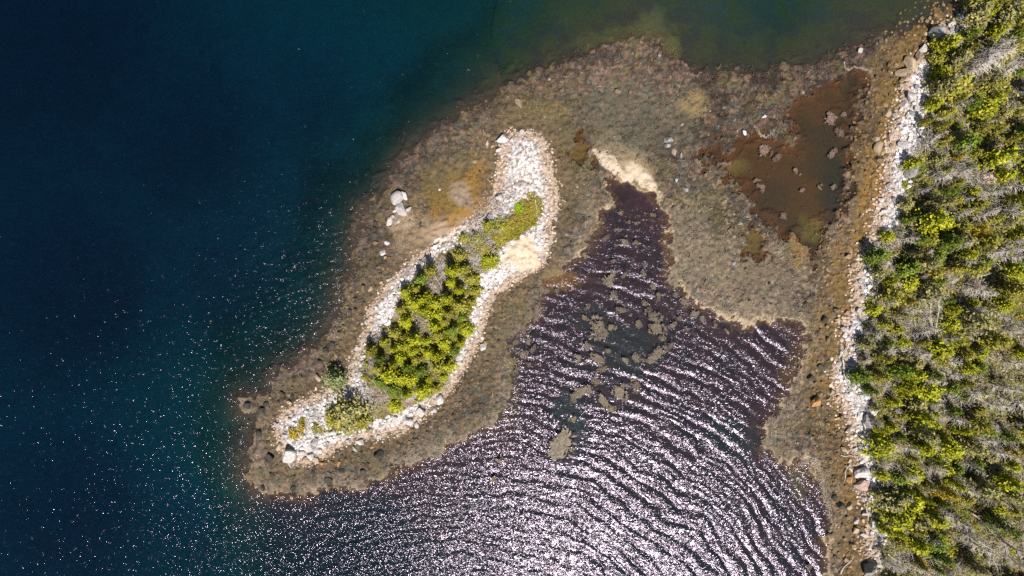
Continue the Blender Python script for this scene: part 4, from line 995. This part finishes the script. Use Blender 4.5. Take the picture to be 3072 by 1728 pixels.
big = [(2890,205,9),(2900,225,8),(2915,170,8.5),(2880,230,7),(2930,190,8),(2950,250,7),(2770,640,5),(2800,540,5.5),(2850,520,6),(2905,655,6),(2990,640,9),(2960,755,6),(2930,760,5.5),(2985,770,6),(2640,905,4.5),(2700,935,5),(2870,935,5),(2885,990,4),
 (2720,1060,5),(2800,1075,6),(2810,1110,5),(2760,1130,5),(2850,1170,7),(2960,1150,6),(2990,1190,7),(2940,1200,6),(2830,1240,5),(2610,1260,4),(2740,1300,5),(2760,1330,5),(2900,1310,6),(2700,1420,5),(2780,1400,5),(2850,1440,6),(2790,1520,6),(2830,1540,6.5),(2870,1590,6),(2900,1620,7),(2750,1600,5),(2930,1560,6),(2980,1610,7),(2720,1680,5)]
for (sx, sy, hg) in big:
    bx, by = S(sx, sy)
    dead_tree(bx * .99, by * .99, hg, f"{'tall' if hg >= 6.5 else 'stout'} grey dead tree {wood_place(bx, by)}", (random.uniform(-.12, .12), random.uniform(-.05, .2)), random.uniform(.85, 1.25))
cand3 = [(a, b) for a, b in zip(q.uniform(46, 73, 3000), q.uniform(-42, 42, 3000))]
dF = sd_forest([c_[0] for c_ in cand3], [c_[1] for c_ in cand3])
for p in poisson([c_ for c_, d in zip(cand3, dF) if d < -1.2], 3.0, [S(a, b) for a, b, _ in big])[:90]:
    hg = random.uniform(2.5, 6.0)
    dead_tree(p[0] * .985, p[1] * .985, hg, f"{'tall' if hg > 4.8 else 'short'} grey dead tree {wood_place(*p)}", (random.uniform(-.25, .25), random.uniform(-.2, .3)), random.uniform(.75, 1.2))

# fallen trunks and driftwood
def log_mesh(seed):
    q = np.random.default_rng(seed); n = 7
    p = np.array([[(i / (n - 1) - .5), 0.03 * math.sin(i * 1.1 + seed), 0.02 * math.cos(i + seed)] for i in range(n)])
    parts = [tube(p, [0.018 * (1.15 - 0.75 * i / (n - 1)) for i in range(n)], 6)]
    m_ = 12; t = q.random(m_) - .45; a = q.random(m_) * 6.283
    b0 = np.stack([t, 0 * t, 0 * t], 1); b1 = b0 + np.stack([0.08 + 0 * t, np.cos(a), np.abs(np.sin(a))], 1) * (0.05 + 0.1 * q.random(m_))[:, None]
    parts.append(sticks(b0, b1, np.full(m_, 0.005), np.full(m_, 0.002)))
    v, f = join(parts); return mesh_np('fallen_trunk', v, f, M_bark, None, False)
LG = [log_mesh(1200 + i) for i in range(6)]
def log(s0, s1, label, cat='log', group='fallen trunks', name='fallen_log', lift=0.25, grey=1.0, thick=1.0):
    (x0, y0), (x1, y1) = S(*s0), S(*s1)
    cx_, cy_ = (x0 + x1) / 2 * .99, (y0 + y1) / 2 * .99
    L_ = math.hypot(x1 - x0, y1 - y0)
    o = link(name, LG[random.randrange(6)])
    h0, h1 = float(height(x0, y0)[0]), float(height(x1, y1)[0])
    o.location = (cx_, cy_, (h0 + h1) / 2 + lift); k = thick * (2.2 + 0.45 * L_)
    o.scale = (L_, k * 1.3, k * 1.3); o.rotation_euler = (0, -math.atan2(h1 - h0, L_), math.atan2(y1 - y0, x1 - x0))
    o.color = (0.46 * grey, 0.41 * grey, 0.35 * grey, 1)
    register(o, label, cat, L_, group)
for (s0, s1, lab) in [((2545,1030),(2530,1080),"pale driftwood stick leaning above the cobble bank"),((2527,1080),(2545,1160),"long bent driftwood branch crossing the white cobbles"),((2545,1150),(2590,1210),"forked driftwood branch at the foot of the cobble bank"),
    ((2552,1395),(2532,1445),"grey driftwood pole beside the great pale boulders"),((2525,1725),(2565,1670),"pale driftwood trunk in the brown shallows at the bottom"),((2605,1500),(2606,1565),"thin driftwood pole on the lower cobbles"),((2628,1508),(2612,1548),"short driftwood pole crossing the thin one"),
    ((2528,1368),(2565,1372),"short driftwood stick on the wet stones"),((2593,1270),(2594,1310),"thin pale stick beside the grey boulder")]:
    log(s0, s1, lab, 'driftwood', 'driftwood on the mainland shore', 'driftwood', 0.3, 1.1, 1.1)
for (s0, s1, lab) in [((1385,860),(1380,905),"bleached dead stem on the grove's bay-side edge"),((1340,935),(1365,915),"bleached crooked stem in the middle of the grove"),((1290,975),(1320,950),"bleached stem over the grove's grey clearing"),((1252,965),(1256,1040),"pale upright stem line beside the grove's clearing"),((1145,1110),(1130,1160),"forked bleached branch left of the grove"),((915,1262),(950,1222),"pale sticks beside the blunt end's shrubs"),((1607,600),(1610,650),"thin pale stem lying on the grass patch"),((1310,830),(1330,870),"grey stem in the upper clearing of the grove"),((1490,750),(1440,775),"grey branch in the brush by the sand beach")]:
    log(s0, s1, lab, 'branch', 'bleached branches on the island', 'dead_branch', 0.9 if 'grove' in lab else 0.35, 1.15, 0.55)
q = np.random.default_rng(1300)
for (s0, s1) in [((2780,530),(2850,500)),((2800,545),(2880,525)),((2950,670),(3072,590)),((2985,670),(3072,620)),((2780,860),(2785,1010)),((2795,900),(2785,1040)),((2790,1010),(2770,1080)),((2875,935),(2945,930)),((2900,985),(2940,940)),((2800,970),(2900,965)),((2700,1065),(2830,1080)),((2790,1100),(2850,1065)),((2640,1170),(2660,1135)),((2890,1080),(2920,1040)),((2930,1015),(2990,970)),((2760,1310),(2830,1330)),((2930,1430),(3010,1390)),((2860,1570),(2960,1640)),((2900,1530),(2960,1590)),((2830,1560),(2900,1565)),((2960,1660),(2975,1710)),((3040,1615),(3072,1640)),((2660,1660),(2720,1700)),((2740,1530),(2735,1585)),((2660,585),(2700,570)),((2680,720),(2720,690)),((2850,640),(2880,700)),((2900,830),(2960,820)),((2890,420),(2960,380)),((2870,330),(2940,310)),((2800,270),(2850,300)),((2960,500),(3050,470))]:
    mx_, my_ = S((s0[0] + s1[0]) / 2, (s0[1] + s1[1]) / 2)
    log(s0, s1, f"pale fallen log {wood_place(mx_, my_)}", 'log', 'fallen logs in the mainland wood', 'fallen_log', random.uniform(.3, .9), random.uniform(.8, 1.15), 0.75)

# ------------------------------------------------------------------ undergrowth, dead twigs and grass
def ground_leaves(name, px, py, pal, size, hmax, seed, label, cat, noise_scale=0.4):
    q = np.random.default_rng(seed); n = len(px)
    hz = height(px, py)
    c = np.stack([px, py, hz + 0.03 + hmax * q.random(n) * smooth(0.3, 0.7, fbm(px, py, 0.9, seed + 3, 2))], 1)
    vt, f = leaves(c, size, q, 0.45, 0.5)
    pal = np.array(pal)
    k = np.clip((fbm(px, py, noise_scale, seed + 9, 3) - 0.25) * 2 * len(pal) + q.normal(size=n) * 0.7, 0, len(pal) - 1).astype(int)
    cl = pal[k] * (0.6 + 0.8 * q.random((n, 1)))
    return tag(link(name, mesh_np(name, vt, f, M_heath, np.repeat(cl, 4, 0), False)), label, cat, kind='stuff')
q = np.random.default_rng(1400)
px = q.uniform(43, 78, 120000); py = q.uniform(-44, 44, 120000)
m = (sd_forest(px, py) < -0.1) & (fbm(px, py, 0.5, 1410, 3) > 0.36)
ground_leaves('undergrowth', px[m], py[m], [(0.33,0.28,0.21),(0.26,0.22,0.10),(0.30,0.27,0.05),(0.18,0.18,0.035),(0.34,0.27,0.07),(0.32,0.29,0.16)], 0.10, 0.75, 1401, "yellow-green heath between the mainland spruces", 'undergrowth')
px = q.uniform(-36, 8, 90000); py = q.uniform(-26, 15, 90000)
m = (sd_iveg(px, py) < -0.2) & (sd_grass(px, py) > -0.3) & (fbm(px, py, 0.6, 1420, 3) > 0.42)
m &= np.array([((px - b_[0]) ** 2 + (py - b_[1]) ** 2 > b_[2] ** 2) for b_ in bald]).all(0)
ground_leaves('undergrowth', px[m], py[m], [(0.26,0.22,0.10),(0.25,0.24,0.03),(0.30,0.31,0.018),(0.20,0.22,0.02),(0.31,0.29,0.03)], 0.10, 0.6, 1402, "low heath under the island grove", 'undergrowth')
px = q.uniform(-4, 6, 26000); py = q.uniform(4, 15, 26000)
m = sd_grass(px, py) + (fbm(px, py, 1.2, 1404, 3) - 0.5) * 2.4 < -0.15
ground_leaves('grass', px[m], py[m], [(0.29,0.21,0.07),(0.27,0.24,0.03),(0.32,0.28,0.025),(0.23,0.22,0.025),(0.33,0.26,0.045)], 0.07, 0.3, 1403, "olive grass patch on the island's neck", 'grass')
def twig_field(px, py, seed, length, label, pal, hmax=0.8):
    q = np.random.default_rng(seed); n = len(px)
    p0 = np.stack([px, py, height(px, py) + 0.05 + hmax * q.random(n)], 1)
    a = q.random(n) * 6.283; L_ = length * (0.4 + q.random(n))
    p1 = p0 + np.stack([np.cos(a) * L_, np.sin(a) * L_, (q.random(n) - 0.4) * L_ * 0.6], 1)
    v, f = sticks(p0, p1, np.full(n, 0.028), np.full(n, 0.010))
    cl = np.array(pal)[q.integers(0, len(pal), n)] * (0.75 + 0.5 * q.random((n, 1)))
    return tag(link('twigs', mesh_np('twigs', v, f, M_twig, np.repeat(cl, 6, 0), False)), label, 'twigs', kind='stuff')
GREYT = [(0.50,0.45,0.40),(0.30,0.27,0.25),(0.52,0.46,0.38),(0.17,0.15,0.13)]
px = q.uniform(43, 78, 60000); py = q.uniform(-44, 44, 60000)
m = (sd_forest(px, py) < 0.2) & (fbm(px, py, 0.30, 1430, 3) > 0.53)
twig_field(px[m], py[m], 1501, 0.8, "tangle of grey dead twigs between the mainland spruces", GREYT, 1.2)
px = q.uniform(-30, 6, 40000); py = q.uniform(-24, 14, 40000)
near = np.zeros(len(px), bool)
for (sx, sy, rr) in [(1268,985,2.0),(1315,862,2.4),(1330,800,1.6),(1135,1150,2.6),(1120,1190,2.2),(1105,1110,1.6),(1480,605,2.2),(1450,640,1.6),(1510,590,2.0),(1425,690,1.6),(1440,770,2.4),(1410,790,2.0),(940,1260,1.8),(1135,1000,1.2),(1300,1118,1.2),(1240,830,1.3),(1180,1090,1.2)]:
    bx, by = S(sx, sy); near |= (px - bx) ** 2 + (py - by) ** 2 < rr * rr
sel = near & (q.random(len(px)) < 0.45)
twig_field(px[sel], py[sel], 1502, 0.7, "grey dead brush in the clearings of the island", [(0.42,0.37,0.36),(0.36,0.31,0.31),(0.46,0.40,0.38),(0.28,0.23,0.22)], 0.5)

# ------------------------------------------------------------------ lines of foam at the edge of the flat
def foam(path, width, label):
    q = np.random.default_rng(len(label)); pts_ = np.array([S(*p) for p in path]); out = []
    for a, b in zip(pts_[:-1], pts_[1:]):
        n = int(np.hypot(*(b - a)) * 60) + 2
        t = q.random(n)[:, None]; out.append(a + (b - a) * t + q.normal(size=(n, 2)) * width)
    p = np.concatenate(out); n = len(p)
    c = np.stack([p[:, 0], p[:, 1], np.maximum(height(p[:, 0], p[:, 1]), 0) + 0.10 + 0.05 * q.random(n)], 1)
    vt, f = leaves(c, 0.055, q, 3.0, 0.7)
    cl = np.repeat(np.array([[0.27, 0.225, 0.175]]) * (0.6 + 0.6 * q.random((n, 1))), 4, 0)
    tag(link('foam', mesh_np('foam', vt, f, M_foam, cl, False)), label, 'foam', kind='stuff')
foam([(2528,190),(2534,210),(2545,212),(2557,203),(2568,208),(2580,206),(2592,212),(2608,215)], 0.06, "thin foam line on the flat near the tan shore slabs")
foam([(2262,378),(2272,392),(2280,405),(2296,412),(2312,404),(2318,392)], 0.10, "curl of foam at the top of the brown pool")
foam([(2392,1396),(2412,1388),(2430,1384),(2446,1374),(2456,1400),(2461,1435),(2470,1470),(2478,1500),(2488,1540),(2496,1570)], 0.22, "pale foam fringe on the flat at the bottom of the mainland shore")
write_labels()
